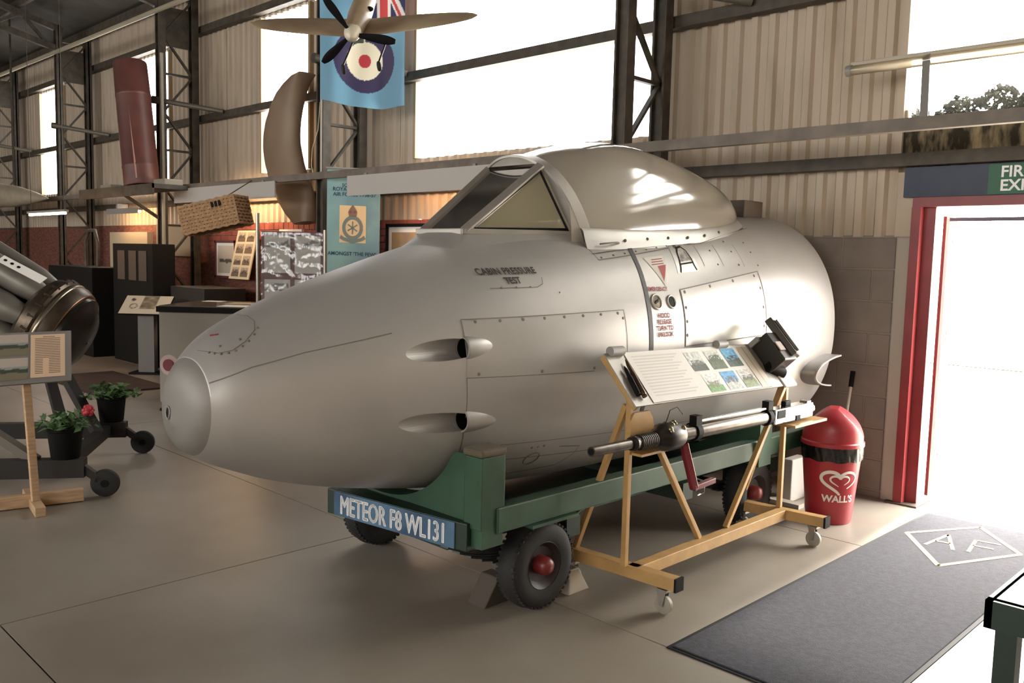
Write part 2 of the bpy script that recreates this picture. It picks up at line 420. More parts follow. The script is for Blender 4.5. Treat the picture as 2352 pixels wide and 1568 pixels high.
# ---- door opening
JX = -2.30
fr = struct(B().bx(JX, JX+.06, WY-.04, WY+.03, 0, 2.06).bx(JX-.02, JX+.135, WY+.03, WY+.05, 0, 2.06).bx(-.7, -.58, WY-.02, WY+.21, 0, 2.06).build('door_1', m_red), 'red steel door frame of the fire exit')
B().bx(JX, -.58, WY-.03, WY+.22, 2.06, 2.125).build('lintel', m_red, fr)
B().bx(JX+.12, -.7, WY+.25, WY+.28, 1.975, 2.0).build('head_bar', M('door_bar', '4a5361', .5), fr)
B().bx(JX-.05, JX+.17, WY-.06, WY+.22, 0, .012).build('sill_plate', m_steel, fr)
struct(B().bx(-2.40, JX+.0, WY-.015, WY+.05, 0, 1.86).build('trim_2', M('block_edge', 'a59c90', .8), None, bevel=.012), 'pale edge strip of the blockwork beside the door')
struct(B().bx(-2.42, -2.30, WY+.0, WY+.05, 1.86, 2.31).build('trim_3', m_sheet), 'cream edge trim left of the door head')
# open door leaf: red boards, white ledges and braces
A = V((-2.185, 6.46, .03)); Dn = V((-.222, .85, 0)); n_ = V((Dn.y, -Dn.x, 0)).normalized()
leaf = thing('door_leaf', 'open outward-swung red and white braced door leaf seen nearly edge-on', 'door', A)
u_, v_ = Dn, V((0, 0, 1.98))
def lp(a, b, o=0.): return A+u_*a+v_*b+n_*o
def lpanel(nm, poly, o, th, mat): 
    B().prism([(p[0], p[1]) for p in poly], A-n_*0+n_*o, u_, v_, th).build(nm, mat, leaf)
for k in range(6):
    lpanel('board', [(k/6+.004, 0), ((k+1)/6-.004, 0), ((k+1)/6-.004, 1), (k/6+.004, 1)], 0, .02, m_red)
for z in (0, .455, .93): lpanel('ledge', [(0, z), (1, z), (1, z+.07), (0, z+.07)], .021, .02, m_white)
for a in (0, .86): lpanel('stile', [(a, .07), (a+.14, .07), (a+.14, .93), (a, .93)], .021, .02, m_white)
for z in (.07, .525): lpanel('brace', [(.14, z), (.3, z), (.86, z+.385), (.7, z+.385)], .021, .02, m_white)
B().bar(lp(.93, .5, .05), lp(.93, .56, .05), .02, .03).build('latch', m_chrome, leaf)
# panel and FIRE EXIT sign over the door
tag(B().bx(-2.36, 5, WY-.045, WY-.012, 2.125, 2.325).build('fascia_board', m_navy), 'dark blue fascia board above the red door lintel', 'board')
fs = thing('exit_sign', 'green fire exit sign with white letters on the blue fascia', 'sign', (-1.5, WY-.05, 2.12))
B().bx(-1.83, -1.23, WY-.057, WY-.047, 2.128, 2.318).build('plate', m_exit, fs)
for txt, z in (('FIRE', 2.236), ('EXIT', 2.150)):
    lettering('lettering', txt, .098, lambda x, y, z=z: V((-1.76+x, WY-.0585, z+y)), m_white, fs, 'LEFT', bold=.0022)
# ---- fluorescent batten above the door
lt = thing('batten_light', 'unlit fluorescent batten light over the fire exit door', 'light', (-2.2, 5.85, 2.6))
B().bx(-2.62, .3, 5.80, 5.85, 2.965, 3.0).build('housing', M('batten_white', 'b4aa98', .5), lt, bevel=.008)
B().cyl((-2.60, 5.79, 2.94), (.28, 5.79, 2.94), .032, n=14).build('tube_cover', glassy('diffuser', (.95, .93, .88), .25, .12, .12, 'c9bda6'), lt, smooth=40)
B().cyl((-2.635, 5.79, 2.94), (-2.60, 5.79, 2.94), .036, n=14).build('end_cap', m_grey, lt, smooth=40)
B().bar((-1.99, 5.44, 2.50), (-2.13, 5.80, 2.975), .045, .012, (0, -1, .6)).build('bracket', m_grey, lt)
# ---- ivy outside above the gutter
ivm = B()
for k in range(3200):
    x = random.uniform(-2.44, .6); zt = 2.74+.03*math.sin(x*9)+.025*math.sin(x*23)+(x+2.4)*.10
    z = lerp(2.5, zt, random.random()**.7); y = WY+random.uniform(.08, .2)
    if x < -2.39: z = random.uniform(2.33, 2.5)
    s_ = random.uniform(.012, .028); a = random.uniform(0, 6.28)
    n1 = V((random.gauss(0, .5), -1, random.gauss(0, .5))).normalized(); uu = n1.orthogonal().normalized(); vv = n1.cross(uu)
    uu, vv = uu*math.cos(a)+vv*math.sin(a), vv*math.cos(a)-uu*math.sin(a); c = V((x, y, z))
    ivm.add([c-vv*s_, c+uu*s_*.8, c+vv*s_, c-uu*s_*.8+n1*s_*.3], [(0, 1, 2, 3)])
tag(ivm.build('ivy', m_leafdark), 'dark ivy growing outside along the gutter above the door', 'ivy', kind='stuff')

# ================================================================== AIRCRAFT NOSE SECTION
XC, EXP = -3.35, 2.15
SY = [1.491, 1.514, 1.579, 1.702, 1.958, 2.352, 2.85, 3.45, 4.2, 5.0, 5.9]
ST = [.96, 1.139, 1.245, 1.343, 1.456, 1.59, 1.73, 1.837, 1.91, 1.955, 1.993]
SB = [.96, .872, .815, .752, .656, .567, .498, .458, .445, .44, .425]
SW = [0., .145, .214, .291, .409, .534, .631, .672, .682, .682, .685]
def herm(v, s):
    n = len(v); i = min(int(s), n-2); u = s-i
    g = lambda k: (v[1]-v[0]) if k == 0 else (v[-1]-v[-2]) if k == n-1 else (v[k+1]-v[k-1])/2
    return (2*u**3-3*u*u+1)*v[i]+(u**3-2*u*u+u)*g(i)+(3*u*u-2*u**3)*v[i+1]+(u**3-u*u)*g(i+1)
NS = 160
DY, DT, DB, DW = ([herm(a, (len(SY)-1)*k/NS) for k in range(NS+1)] for a in (SY, ST, SB, SW))
DW[0] = 0
def sec(y):
    if y <= DY[0]: return DT[0], DB[0], 0
    for k in range(NS):
        if DY[k] <= y <= DY[k+1]:
            t = (y-DY[k])/(DY[k+1]-DY[k]); return lerp(DT[k], DT[k+1], t), lerp(DB[k], DB[k+1], t), lerp(DW[k], DW[k+1], t)
    return DT[-1], DB[-1], DW[-1]
def fsz(y, z, side=1):
    t, b, w_ = sec(y); zc, hh = (t+b)/2, (t-b)/2
    q = min(abs((z-zc)/hh), .9999); return V((XC+side*w_*(1-q**EXP)**(1/EXP), y, z))
def ftop(y, hw):
    t, b, w_ = sec(y); zc, hh = (t+b)/2, (t-b)/2
    q = min(abs(hw)/max(w_, 1e-4), .9999); return zc+hh*(1-q**EXP)**(1/EXP)
def fnorm(p, side=1):
    e = .01; a = fsz(p.y+e, p.z)-fsz(p.y-e, p.z); b = fsz(p.y, p.z+e)-fsz(p.y, p.z-e)
    n = a.cross(b).normalized(); return n if n.x > 0 else -n
def fs_(y, z, off=0.):
    p = fsz(y, z); return p+fnorm(p)*off if off else p
def ring(k, n=144):
    o = []
    for j in range(n):
        a = 2*PI*j/n; c, s = math.cos(a), math.sin(a); zc, hh = (DT[k]+DB[k])/2, (DT[k]-DB[k])/2
        o.append(V((XC+DW[k]*math.copysign(abs(c)**(2/EXP), c), DY[k], zc+hh*math.copysign(abs(s)**(2/EXP), s))))
    return o
def hull(k0, k1, tip):
    mb = B(); n = 144; vs = []; fs = []
    for k in range(k0, k1+1): vs += ring(k)
    for i in range(k1-k0):
        for j in range(n): j2 = (j+1) % n; fs.append((i*n+j, i*n+j2, (i+1)*n+j2, (i+1)*n+j))
    if tip:
        vs.append(V((XC, DY[0], DT[0]))); fs += [(len(vs)-1, (j+1) % n, j) for j in range(n)]
    return mb.add(vs, fs), n
ac = thing('aircraft_nose', 'silver jet fighter cockpit and nose section on a green trolley', 'aircraft', (XC, 3.8, .43))
kc = min(range(NS+1), key=lambda k: abs(DY[k]-1.558))
mb, n = hull(1, kc, True); mb.f.append(tuple(range((kc-1)*n, kc*n)))
cap = mb.build('nose_cap', m_cap, ac, smooth=60)
mb, n = hull(kc, NS, False); mb.f.append(tuple(range(n))); mb.f.append(tuple(range((NS-kc)*n, (NS-kc+1)*n)))
skin = mb.build('fuselage_skin', m_alu, ac, smooth=50)
# gun ports: bores cut into the skin
GUN = [(1.250, -2.815), (.935, -2.815)]
GUN += [(z, 2*XC-x) for z, x in GUN]
cut = B()
for z, x in GUN: cut.cyl((x, 2.05, z), (x, 2.95, z), .047, n=32)
co = cut.build('cutter', m_dark)
bo = skin.modifiers.new('b', 'BOOLEAN'); bo.operation = 'DIFFERENCE'; bo.object = co; bo.solver = 'EXACT'
dg = bpy.context.evaluated_depsgraph_get(); dg.update()
nm = bpy.data.meshes.new_from_object(skin.evaluated_get(dg)); skin.modifiers.clear(); skin.data = nm
nm.materials.clear(); nm.materials.append(m_alu)
bpy.data.objects.remove(co)
for z, x in GUN:
    side = 1 if x > XC else -1
    B().lathe((x, 2.545, z), (0, 1, 0), [(0, .046), (0, .055), (.012, .057), (.1, .0565), (.3, .05), (.46, .036), (.5, .02)], 32, False, True).build('gun_fairing', m_alu2, ac, smooth=40)
    B().torus((x, 2.545, z), (0, 1, 0), .0515, .0045, 32, 8).build('gun_port_ring', m_grey, ac, smooth=60)
    B().lathe((x, 2.56, z), (0, 1, 0), [(0, .0462), (.36, .0462)], 32, False, True).build('blast_tube', m_dark, ac, smooth=40)
# camera port and small marks on the nose cap
def nosept(dx, z, off):
    # point on the cap front at offset dx, height z : march along y
    for i in range(400):
        y = 1.485+i*.0008; t, b, w_ = sec(y); zc, hh = (t+b)/2, max((t-b)/2, 1e-4)
        if w_ > 1e-3 and (abs(dx)/w_)**EXP+(abs(z-zc)/hh)**EXP <= 1: return V((XC+dx, y-off, z))
    return V((XC+dx, 1.6, z))
def disc_on_nose(r, off): return [nosept(-.045+r*math.cos(a)*.9, 1.0+r*math.sin(a)*1.1, off) for a in [2*PI*k/20 for k in range(20)]]
B().add(disc_on_nose(.019, .004), [tuple(range(20))]).build('camera_port', m_dark, ac)
B().tube(disc_on_nose(.023, .003), .004, 6, True).build('camera_port_ring', m_grey, ac, smooth=60)

# --- panel seams, plates, fasteners on the visible side
def seam(pts, w_=.004, off=.0012, name='panel_seam', mat=None):
    """pts in (y,z) on the +X side; densified"""
    d = []
    for a, b in zip(pts, pts[1:]):
        k = max(2, int(math.hypot(b[0]-a[0], b[1]-a[1])/.03))
        d += [(lerp(a[0], b[0], i/k), lerp(a[1], b[1], i/k)) for i in range(k)]
    d.append(pts[-1])
    return add_ribbon(B(), d, w_, lambda y, z: fs_(y, z, off)).build(name, mat or m_seam, ac)
def patch(name, c, mat, off=.002, nu=14, nv=10, parent=None):
    """c: corners tl,tr,br,bl as (y,z)"""
    (a, b, d, e) = c
    f = lambda u, v: fs_(lerp(lerp(a[0], b[0], u), lerp(e[0], d[0], u), v), lerp(lerp(a[1], b[1], u), lerp(e[1], d[1], u), v), off)
    mb = B().grid(f, nu, nv); W = nv+1
    # skirt back to the skin
    rim = [i*W for i in range(nu+1)]+[nu*W+j for j in range(1, nv+1)]+[i*W+nv for i in range(nu-1, -1, -1)]+[j for j in range(nv-1, 0, -1)]
    base = len(mb.v); g = lambda p: V(p)-fnorm(fsz(p[1], min(max(p[2], .5), 1.9)))*off*1.5
    mb.v += [tuple(g(mb.v[i])) for i in rim]
    k = len(rim); mb.f += [(rim[i], rim[(i+1) % k], base+(i+1) % k, base+i) for i in range(k)]
    return mb.build(name, mat, parent or ac, smooth=30)
def fasteners(pts, r=.006, name='fasteners'):
    mb = B()
    for y, z in pts:
        p = fs_(y, z, .0005); nn = fnorm(p); mb.lathe(p, nn, [(0, r), (.003, r*.85), (.004, 0.0001)], 8, False, False)
    return mb.build(name, m_seam, ac, smooth=40)
def along(a, b, k): return [(lerp(a[0], b[0], i/(k-1)), lerp(a[1], b[1], i/(k-1))) for i in range(k)]
bay = [(2.554, 1.375), (3.549, 1.400), (3.547, 1.105), (2.54, 1.126)]
patch('gun_bay_panel', bay, m_alu2, .0015)
seam(bay[:3], .0035, .003); seam([bay[3], (3.3, 1.11)], .0035, .003); seam([bay[0], (2.545, 1.25)], .003, .003)
seam([(2.553, .887), (2.571, .79)], .008); seam([(2.54, 1.126), (2.548, .95)], .004)
fasteners(along((2.62, 1.365), (3.5, 1.385), 8)+along((2.6, 1.14), (3.3, 1.125), 3)+along((3.535, 1.36), (3.532, 1.15), 2), .008)
big = [(4.073, 1.497), (4.96, 1.602), (4.945, 1.215), (4.061, 1.19)]
patch('ammunition_bay_panel', big, m_alu2, .002)
seam(big+[big[0]], .006, .0035)
fasteners(along((4.11, 1.485), (4.9, 1.575), 4)+along((4.09, 1.40), (4.08, 1.25), 3)+along((4.93, 1.5), (4.92, 1.27), 3), .011)
seam([(1.563, 1.139), (1.70, 1.20), (1.887, 1.253), (2.237, 1.324)], .004)
seam([(3.519, 1.649), (3.75, 1.674), (4.0, 1.705), (4.383, 1.756), (4.9, 1.83), (5.2, 1.88)], .005)
seam([(3.519, 1.649), (3.50, 1.73)], .005)
fasteners(along((3.55, 1.662), (4.36, 1.763), 9), .006)
for y in (4.42, 4.62, 4.85): seam([(y, ftop(y, .47)), (y-.015, 1.63)], .004)
fasteners([(y, z) for y in (4.55, 4.78, 5.0) for z in (1.64, 1.72, 1.78)], .006)
seam([(2.6, .72), (3.6, .66)], .004)
seam([(2.95, .60), (3.3, .60), (3.36, .66), (3.36, .71), (3.2, .73)], .005)
B().torus(fs_(3.05, .682, .001), fnorm(fsz(3.05, .682)), .045, .003, 24, 6).build('drain_cover_ring', m_seam, ac, smooth=60)
fasteners([(3.0, .75), (3.04, .75), (3.08, .75)], .006)
seam([(2.6, .80), (4.5, .72)], .003)
# black band round the fuselage
band = [(3.835, 1.752), (3.80, 1.655), (3.775, 1.54), (3.762, 1.45), (3.754, 1.33), (3.75, 1.20), (3.75, 1.08), (3.752, .95), (3.76, .82), (3.775, .70)]
seam(band, .032, .0025, 'dark_band', M('band_paint', '3c3b3d', .6))
seam([(4.24, 1.80), (4.223, 1.722)], .03, .0025, 'dark_band', MATS['band_paint'])
# nose hatch (top, near side)
def topseam(pts, w_=.004, name='panel_seam'):
    mb = B(); P = [V((XC+a, y, ftop(y, a)+.002)) for a, y in pts]
    mb.tube(P, w_/2, 5); return mb.build(name, m_seam, ac)
arc = [(.03, 1.585), (.08, 1.595), (.14, 1.62), (.175, 1.66), (.182, 1.71), (.165, 1.76), (.12, 1.785), (.05, 1.79), (-.03, 1.785)]
topseam(arc, .003)
mbf = B()
for a, y in [(.10, 1.60), (.125, 1.61), (.150, 1.625), (.170, 1.645), (.183, 1.668), (.189, 1.695), (.188, 1.722), (.18, 1.75), (.165, 1.775), (.12, 1.635), (.16, 1.70)]:
    mbf.sphere((XC+a, y, ftop(y, a)+.001), .0055, 8, 6)
mbf.build('fasteners', m_seam, ac, smooth=60)
topseam([(.02, 1.645), (.055, 1.66)], .008, 'red_mark').data.materials[0] = m_red
# round sockets
def socket(y, z, r, inner, nm):
    p = fsz(y, z); nn = fnorm(p); d, x, yv = B().frame(nn)
    o = B().torus(p+nn*.002, nn, r, .0055, 24, 8).build(nm, m_alu2, ac, smooth=60)
    B().lathe(p+nn*.0015, nn, [(0, r*.9), (.001, r*.9)], 20).build('socket_well', inner, o)
    return p, nn, o
p, nn, o = socket(3.832, 1.436, .040, M('socket_inner', '7a6c4c', .5, metal=.4, hx2='1c1811', scale=25), 'hood_release_socket')
B().box(p+nn*.004, (.006, .03, .012), Matrix.Rotation(.5, 3, 'X')).build('cross_bar', m_dark, o)
socket(3.965, 1.434, .034, m_dark, 'vent_socket')
# decals
def dec(y0, z0, slope=0., off=.0035):
    return lambda x, y: fs_(y0+x, z0+slope*x+y, off)
m_ink = M('ink_black', '2e2a26', .7); m_inkred = M('ink_red', '8a2b3c', .7)
lettering('lettering', 'CABIN PRESSURE', .040, dec(2.90, 1.572, .04), m_ink, ac, bold=.0012, spacing=1.05)
lettering('lettering', 'TEST', .040, dec(2.90, 1.530, .04), m_ink, ac, bold=.0012)
seam([(2.76, 1.508), (3.02, 1.515), (3.06, 1.53), (3.075, 1.56)], .003)
fasteners([(2.82, 1.512), (2.9, 1.514), (2.98, 1.516), (3.14, 1.49)], .004)
lettering('lettering', 'EMERGENCY', .030, dec(3.872, 1.492), m_inkred, ac, bold=.0008)
for k, tx in enumerate(('HOOD', 'RELEASE', 'TURN TO', 'UNLOCK')):
    lettering('lettering', tx, .034, dec(3.875, 1.352-.033*k), m_inkred, ac, bold=.001)
tri = lambda s_, c=(3.985, 1.635): [(c[0]+(y-c[0])*s_, c[1]+(z-c[1])*s_) for y, z in ((3.873, 1.665), (4.057, 1.682), (3.955, 1.515))]
def poly_patch(name, pts, off, mat, k=6):
    a, b, c = pts; vs = []; fs = []
    for i in range(k+1):
        for j in range(i+1):
            u = i/k; v = j/i if i else 0
            q = (lerp(a[0], lerp(b[0], c[0], v), u), lerp(a[1], lerp(b[1], c[1], v), u)); vs.append(fs_(q[0], q[1], off))
    idx = lambda i, j: i*(i+1)//2+j
    for i in range(k):
        for j in range(i+1):
            fs.append((idx(i, j), idx(i+1, j), idx(i+1, j+1)))
            if j < i: fs.append((idx(i, j), idx(i+1, j+1), idx(i, j+1)))
    return B().add(vs, fs).build(name, mat, ac)
poly_patch('warning_triangle', tri(1.), .0022, M('decal_white', 'd8d2c8', .6))
poly_patch('warning_triangle_red', [(3.955, 1.622), (4.035, 1.632), (3.952, 1.540)], .0032, M('decal_red', 'a03a40', .6))
for k in range(3): seam([(3.92-.01*k+.01, 1.655-.013*k), (4.03-.004*k, 1.664-.013*k)], .004, .0033, 'warning_text', m_inkred)
# arched step emblem plate
patch('step_plate', [(4.17, 1.745), (4.37, 1.765), (4.32, 1.60), (4.11, 1.585)], m_alu2, .0015)
ar = [(4.16, 1.615), (4.185, 1.66), (4.205, 1.70), (4.235, 1.728), (4.275, 1.735), (4.30, 1.715), (4.305, 1.67), (4.30, 1.63)]
seam(ar, .010, .003, 'step_arch', m_dark); seam([ar[0], (4.14, 1.59)], .01, .003, 'step_arch', m_dark); seam([ar[-1], (4.305, 1.605)], .01, .003, 'step_arch', m_dark)
seam([(4.165, 1.635), (4.30, 1.648)], .008, .003, 'step_arch', m_dark)
patch('step_recess', [(4.215, 1.715), (4.285, 1.722), (4.295, 1.66), (4.185, 1.65)], M('step_grey', '6d6a66', .6, hx2='b5b0a8', scale=30), .0026, 6, 5)
# wing root leading-edge stub
wm = B()
def wing(u, v):
    a = lerp(-1.35, 1.35, u); y = 5.50+.40*(1-math.cos(a)); z = .93+.105*math.sin(a)
    p = fsz(min(y, 5.89), min(max(z, .6), 1.3)); e = v*.13
    return V((p.x-.03+e, y+e*.25, z+.01*math.sin(a)))
B().grid(wing, 24, 6).build('wing_root', m_alu, ac, smooth=50).modifiers.new('s', 'SOLIDIFY').thickness = .01
# spine box behind canopy
B().bx(XC-.14, XC+.10, 5.62, 5.88, 1.97, 2.10).build('spine_box', M('spine_brown', '5b4d42', .6), ac, bevel=.006)
B().add([V((XC+DW[-1]*.97*c, 5.906, (DT[-1]+DB[-1])/2+(DT[-1]-DB[-1])/2*.97*s)) for c, s in [(math.cos(2*PI*k/48), math.sin(2*PI*k/48)) for k in range(48)]], [tuple(range(48))]).build('rear_bulkhead', m_grey, ac)
# --- windscreen and canopy
m_frame = M('frame_silver', '9d9891', .42, metal=.45, var=.08, scale=6)
BF, TF = (.165, 2.88, 1.772), (.205, 3.375, 2.13)     # half width, y, z of the front pane
SR = (.335, 3.49, 1.785)                               # lower rear corner of the side pane
def wp(q, s=1): return V((XC+s*q[0], q[1], q[2]))
ws = B().grid(lambda u, v: wp((lerp(-BF[0], BF[0], u), BF[1], BF[2])).lerp(wp((lerp(-TF[0], TF[0], u), TF[1], TF[2])), v), 2, 2).build('front_pane', m_glass2, ac)
for s in (1, -1):
    B().add([wp(BF, s), wp(SR, s), wp(TF, s)], [(0, 1, 2)]).build('side_pane', m_glass if s > 0 else m_glass2, ac)
fm = B()
for s in (1, -1):
    fm.bar(wp(BF, s), wp(TF, s), .045, .03, (s*.5, -1, .6)); fm.bar(wp(BF, s)-V((0, .02, 0)), wp(SR, s)+V((0, .03, 0)), .03, .028)
fm.bar(wp(BF, 1), wp(BF, -1), .04, .03)
fm.build('windscreen_frame', m_frame, ac, bevel=.004)
# thick rubber lines inside the frame
for s in (1, -1):
    sm = B()
    c = (wp(BF, s)+wp(SR, s)+wp(TF, s))/3; en = (wp(SR, s)-wp(BF, s)).cross(wp(TF, s)-wp(BF, s)).normalized(); en = en if en.x*s > 0 else -en
    tri3 = [c+(q-c)*.87+en*.006 for q in (wp(BF, s), wp(SR, s), wp(TF, s))]
    sm.tube(tri3, .011, 6, True)
    sm.build('pane_seal', m_dark, ac)
# rear arch
def archpt(a, grow=0., y=0.):
    hw = .385+grow; z0 = 1.70; zt = 2.195+grow
    c, s = math.cos(a), math.sin(a)
    x = hw*math.copysign(abs(c)**.95, c); z = z0+(zt-z0)*abs(s)**.86
    return V((XC+x, 3.575-.195*(z-z0)/(zt-z0)+y, z))
def arch_strip(u, v):
    prof = [(-.035, -.012), (-.035, .0), (.035, .012), (.035, -.02)][min(3, int(v*3+.5))]
    return archpt(PI*u, prof[1], prof[0])
B().grid(arch_strip, 48, 3).build('canopy_arch', m_frame, ac, smooth=50)
# roof piece between the front pane top and the arch, and coaming skirts
tp = B()
def tplate(u, v):
    a = PI*(lerp(.30, .70, u)); q = archpt(a, -.002, -.03)
    e = wp((lerp(TF[0], -TF[0], u), TF[1]-.005, TF[2]+.012)); return e.lerp(q, v)
tp.grid(tplate, 14, 3)
for s in (1, -1):
    def sp(u, v, s=s):
        a = lerp(.30, .0, u)*PI; q = archpt(a, -.004, -.03); q.x = XC+s*abs(q.x-XC)
        return wp(TF, s).lerp(wp(SR, s), u).lerp(q, v)
    tp.grid(sp, 14, 2)
tp.build('windscreen_bow', m_frame, ac, smooth=50)
ck = B()
base = [(.0, 2.56), (.12, 2.60), (.24, 2.72), (.33, 2.90), (.41, 3.15), (.45, 3.40), (.46, 3.56)]
topl = [V((0, 2.865, 1.77)), V((.09, 2.865, 1.77)), V((.172, 2.878, 1.77)), V((.20, 2.98, 1.774)), V((.262, 3.20, 1.778)), V((.335, 3.46, 1.782)), V((.378, 3.57, 1.76))]
def ckp(s):
    def f(u, v):
        i = min(int(u*6), 5); t = u*6-i
        a = (lerp(base[i][0], base[i+1][0], t), lerp(base[i][1], base[i+1][1], t)); q = V((a[0], a[1], ftop(a[1], a[0])-.006)); w_ = topl[i].lerp(topl[i+1], t)
        m = q.lerp(w_, v); m.z = lerp(q.z, w_.z, v*v*.5+v*.5) ; return V((XC+s*m.x, m.y, m.z))
    return f
for s in (1, -1): ck.grid(ckp(s), 36, 8)
ck.build('windscreen_coaming', m_alu, ac, smooth=60)
# dark blobs standing in for foliage reflected low in the windscreen
refl = B()
for k in range(26):
    x = random.uniform(-.17, .15); y = random.uniform(3.06, 3.36); refl.sphere((XC+x, y, ftop(y, x)+.02), random.uniform(.018, .036), 8, 6, (1, 1, random.uniform(.9, 1.7)))
refl.build('reflection_blobs', m_dark, ac, smooth=60)
# bubble hood
cst = [(3.44, .372, 1.735, 2.195), (3.6, .392, 1.745, 2.25), (3.8, .408, 1.765, 2.30), (4.05, .415, 1.785, 2.332), (4.3, .41, 1.805, 2.33), (4.6, .395, 1.83, 2.292), (4.9, .36, 1.86, 2.235), (5.15, .30, 1.89, 2.172), (5.35, .205, 1.93, 2.10), (5.46, .10, 1.965, 2.04), (5.49, .02, 1.985, 2.0)]
def cget(u):
    s = u*(len(cst)-1); return [herm([c[i] for c in cst], s) for i in range(4)]
def dome(u, v):
    y, hw, z0, zt = cget(u); a = PI*v; c, s = math.cos(a), math.sin(a)
    return V((XC+hw*math.copysign(abs(c)**.82, c), y, z0+(zt-z0)*abs(s)**.90))
B().grid(dome, 60, 48).build('canopy_hood', m_canopy, ac, smooth=60)
rl = B()
for s in (1, -1):
    def rp(u, v, s=s):
        y = lerp(3.50, 5.25, u); hw = cget(min(1, max(0, (y-3.44)/2.05)))[1]
        # find canopy half width at this y
        hw = next((lerp(a[1], b[1], (y-a[0])/(b[0]-a[0])) for a, b in zip(cst, cst[1:]) if a[0] <= y <= b[0]), .1)
        prof = [(.004, .075), (.020, .07), (.035, .03), (.055, -.004)][int(v*3+.5)]
        h = hw+prof[0]; return V((XC+s*h, y, ftop(y, h)+prof[1]*(1-.75*u)))
    rl.grid(rp, 40, 3)
rl.build('canopy_rail', m_alu2, ac, smooth=35)
add_ribbon(B(), [(y, 0) for y in [3.5+k*.05 for k in range(36)]], .008, lambda y, z: V((XC+.463-.0+(z)-max(0, y-4.5)*.16, y, ftop(y, .463-max(0, y-4.5)*.16)+.004))).build('hood_seam', m_seam, ac)
hd = V((XC+.445, 3.585, ftop(3.585, .445)+.03))
B().tube([hd, hd+V((.012, .03, .004)), hd+V((.012, .13, .012)), hd+V((0, .16, .01))], .005, 6).build('hood_handle', m_seam, ac, smooth=60)
fz = B()
for k in range(6):
    y = 3.8+k*.2; fz.sphere((XC+.444-max(0, y-4.5)*.13, y, ftop(y, .444-max(0, y-4.5)*.13)+.036*(1-.6*(y-3.5)/1.75)), .009, 8, 6)
fz.build('hood_fasteners', m_seam, ac, smooth=60)
# dark headrest inside
B().bx(XC-.12, XC+.12, 4.62, 4.72, 1.85, 2.12).build('headrest', M('seat_dark', '2b2722', .7), ac, bevel=.03)

# ================================================================== TROLLEY
tr = thing('display_trolley', 'dark green four-wheeled trolley carrying the aircraft nose', 'trolley', (XC, 3.7, 0))
for x in (-2.66, -4.04):
    B().bx(x-.04, x+.04, 2.60 if x > -3 else 2.85, 5.75, .455, .57).build('side_beam', m_green, tr, bevel=.006)
for y in (3.2, 4.2, 5.2): B().bx(-4.0, -2.7, y-.05, y+.05, .30, .40).build('cross_member', m_darkgreen, tr)
B().bx(-3.75, -2.95, 2.6, 5.4, .30, .36).build('bed_plate', m_darkgreen, tr)
# skewed front beam and name board
fa, fb = V((-3.585, 2.411, .443)), V((-2.70, 2.53, .443))
ux = (fb-fa).normalized(); ny = V((ux.y, -ux.x, 0))
B().bar(fa, fb, .09, .125).build('front_beam', m_darkgreen, tr, bevel=.005)
B().add([fa+V((0, .04, .06)), fb+V((0, .03, .06)), V((-2.68, 2.62, .495)), V((-3.6, 2.62, .495)), fa+V((0, .04, .03)), fb+V((0, .03, .03)), V((-2.68, 2.62, .465)), V((-3.6, 2.62, .465))], [(0, 1, 2, 3), (7, 6, 5, 4), (0, 4, 5, 1), (1, 5, 6, 2), (2, 6, 7, 3), (3, 7, 4, 0)]).build('front_deck', m_darkgreen, tr)
nb0 = V((-3.522, 2.3665, .385))
nb = B().box(nb0+ux*.386+V((0, 0, .058))-ny*.006, (.772, .012, .118), Matrix((ux, -ny, V((0, 0, 1)))).transposed()).build('name_board', M('board_blue', '4d6d86', .5, hx2='27435e', scale=4), tr, bevel=.002)
tw = max(p[0] for p in text2d('METEOR F8 WL131', .128, 'LEFT', .0012)[0])
tv, tf = text2d('METEOR F8 WL131', .128, 'LEFT'); lm = B()
for sx_, sz_ in ((-.003, 0), (.003, 0), (0, .002), (0, -.002)): lm.add([nb0+ux*(.045+x*.668/tw+sx_)+V((0, 0, .014+y+sz_))+ny*.0015 for x, y in tv], tf)
lm.build('lettering', m_white, nb)
# saddle cradle
def saddle(y0, y1, x0, x1, ztop, zb=.42):
    top = []
    N = 40
    for i in range(N+1):
        x = lerp(x0, x1, i/N); dx = abs(x-XC); t, b, w_ = sec(y1); zc, hh = (t+b)/2, (t-b)/2
        q = dx/w_
        z = zc-hh*(1-q**EXP)**(1/EXP)-.012 if q < 1 else ztop
        top.append((x, min(z, ztop)))
    poly = [(x0, zb)]+[p for p in top]+[(x1, zb)]
    return B().prism(poly, (0, y1, 0), (1, 0, 0), (0, 0, 1), y1-y0)
saddle(2.515, 2.64, -3.62, -2.63, .80, .40).build('front_saddle', m_green, tr)
B().bx(-2.74, -2.63, 2.505, 2.65, .48, .80).build('saddle_post', m_green, tr, bevel=.006)
B().bx(-2.75, -2.625, 2.50, 2.655, .80, .835).build('saddle_pad', M('pad_brown', '5a5142', .8), tr, bevel=.012)
saddle(4.85, 5.0, -4.05, -2.62, .70, .40).build('rear_saddle', m_green, tr)
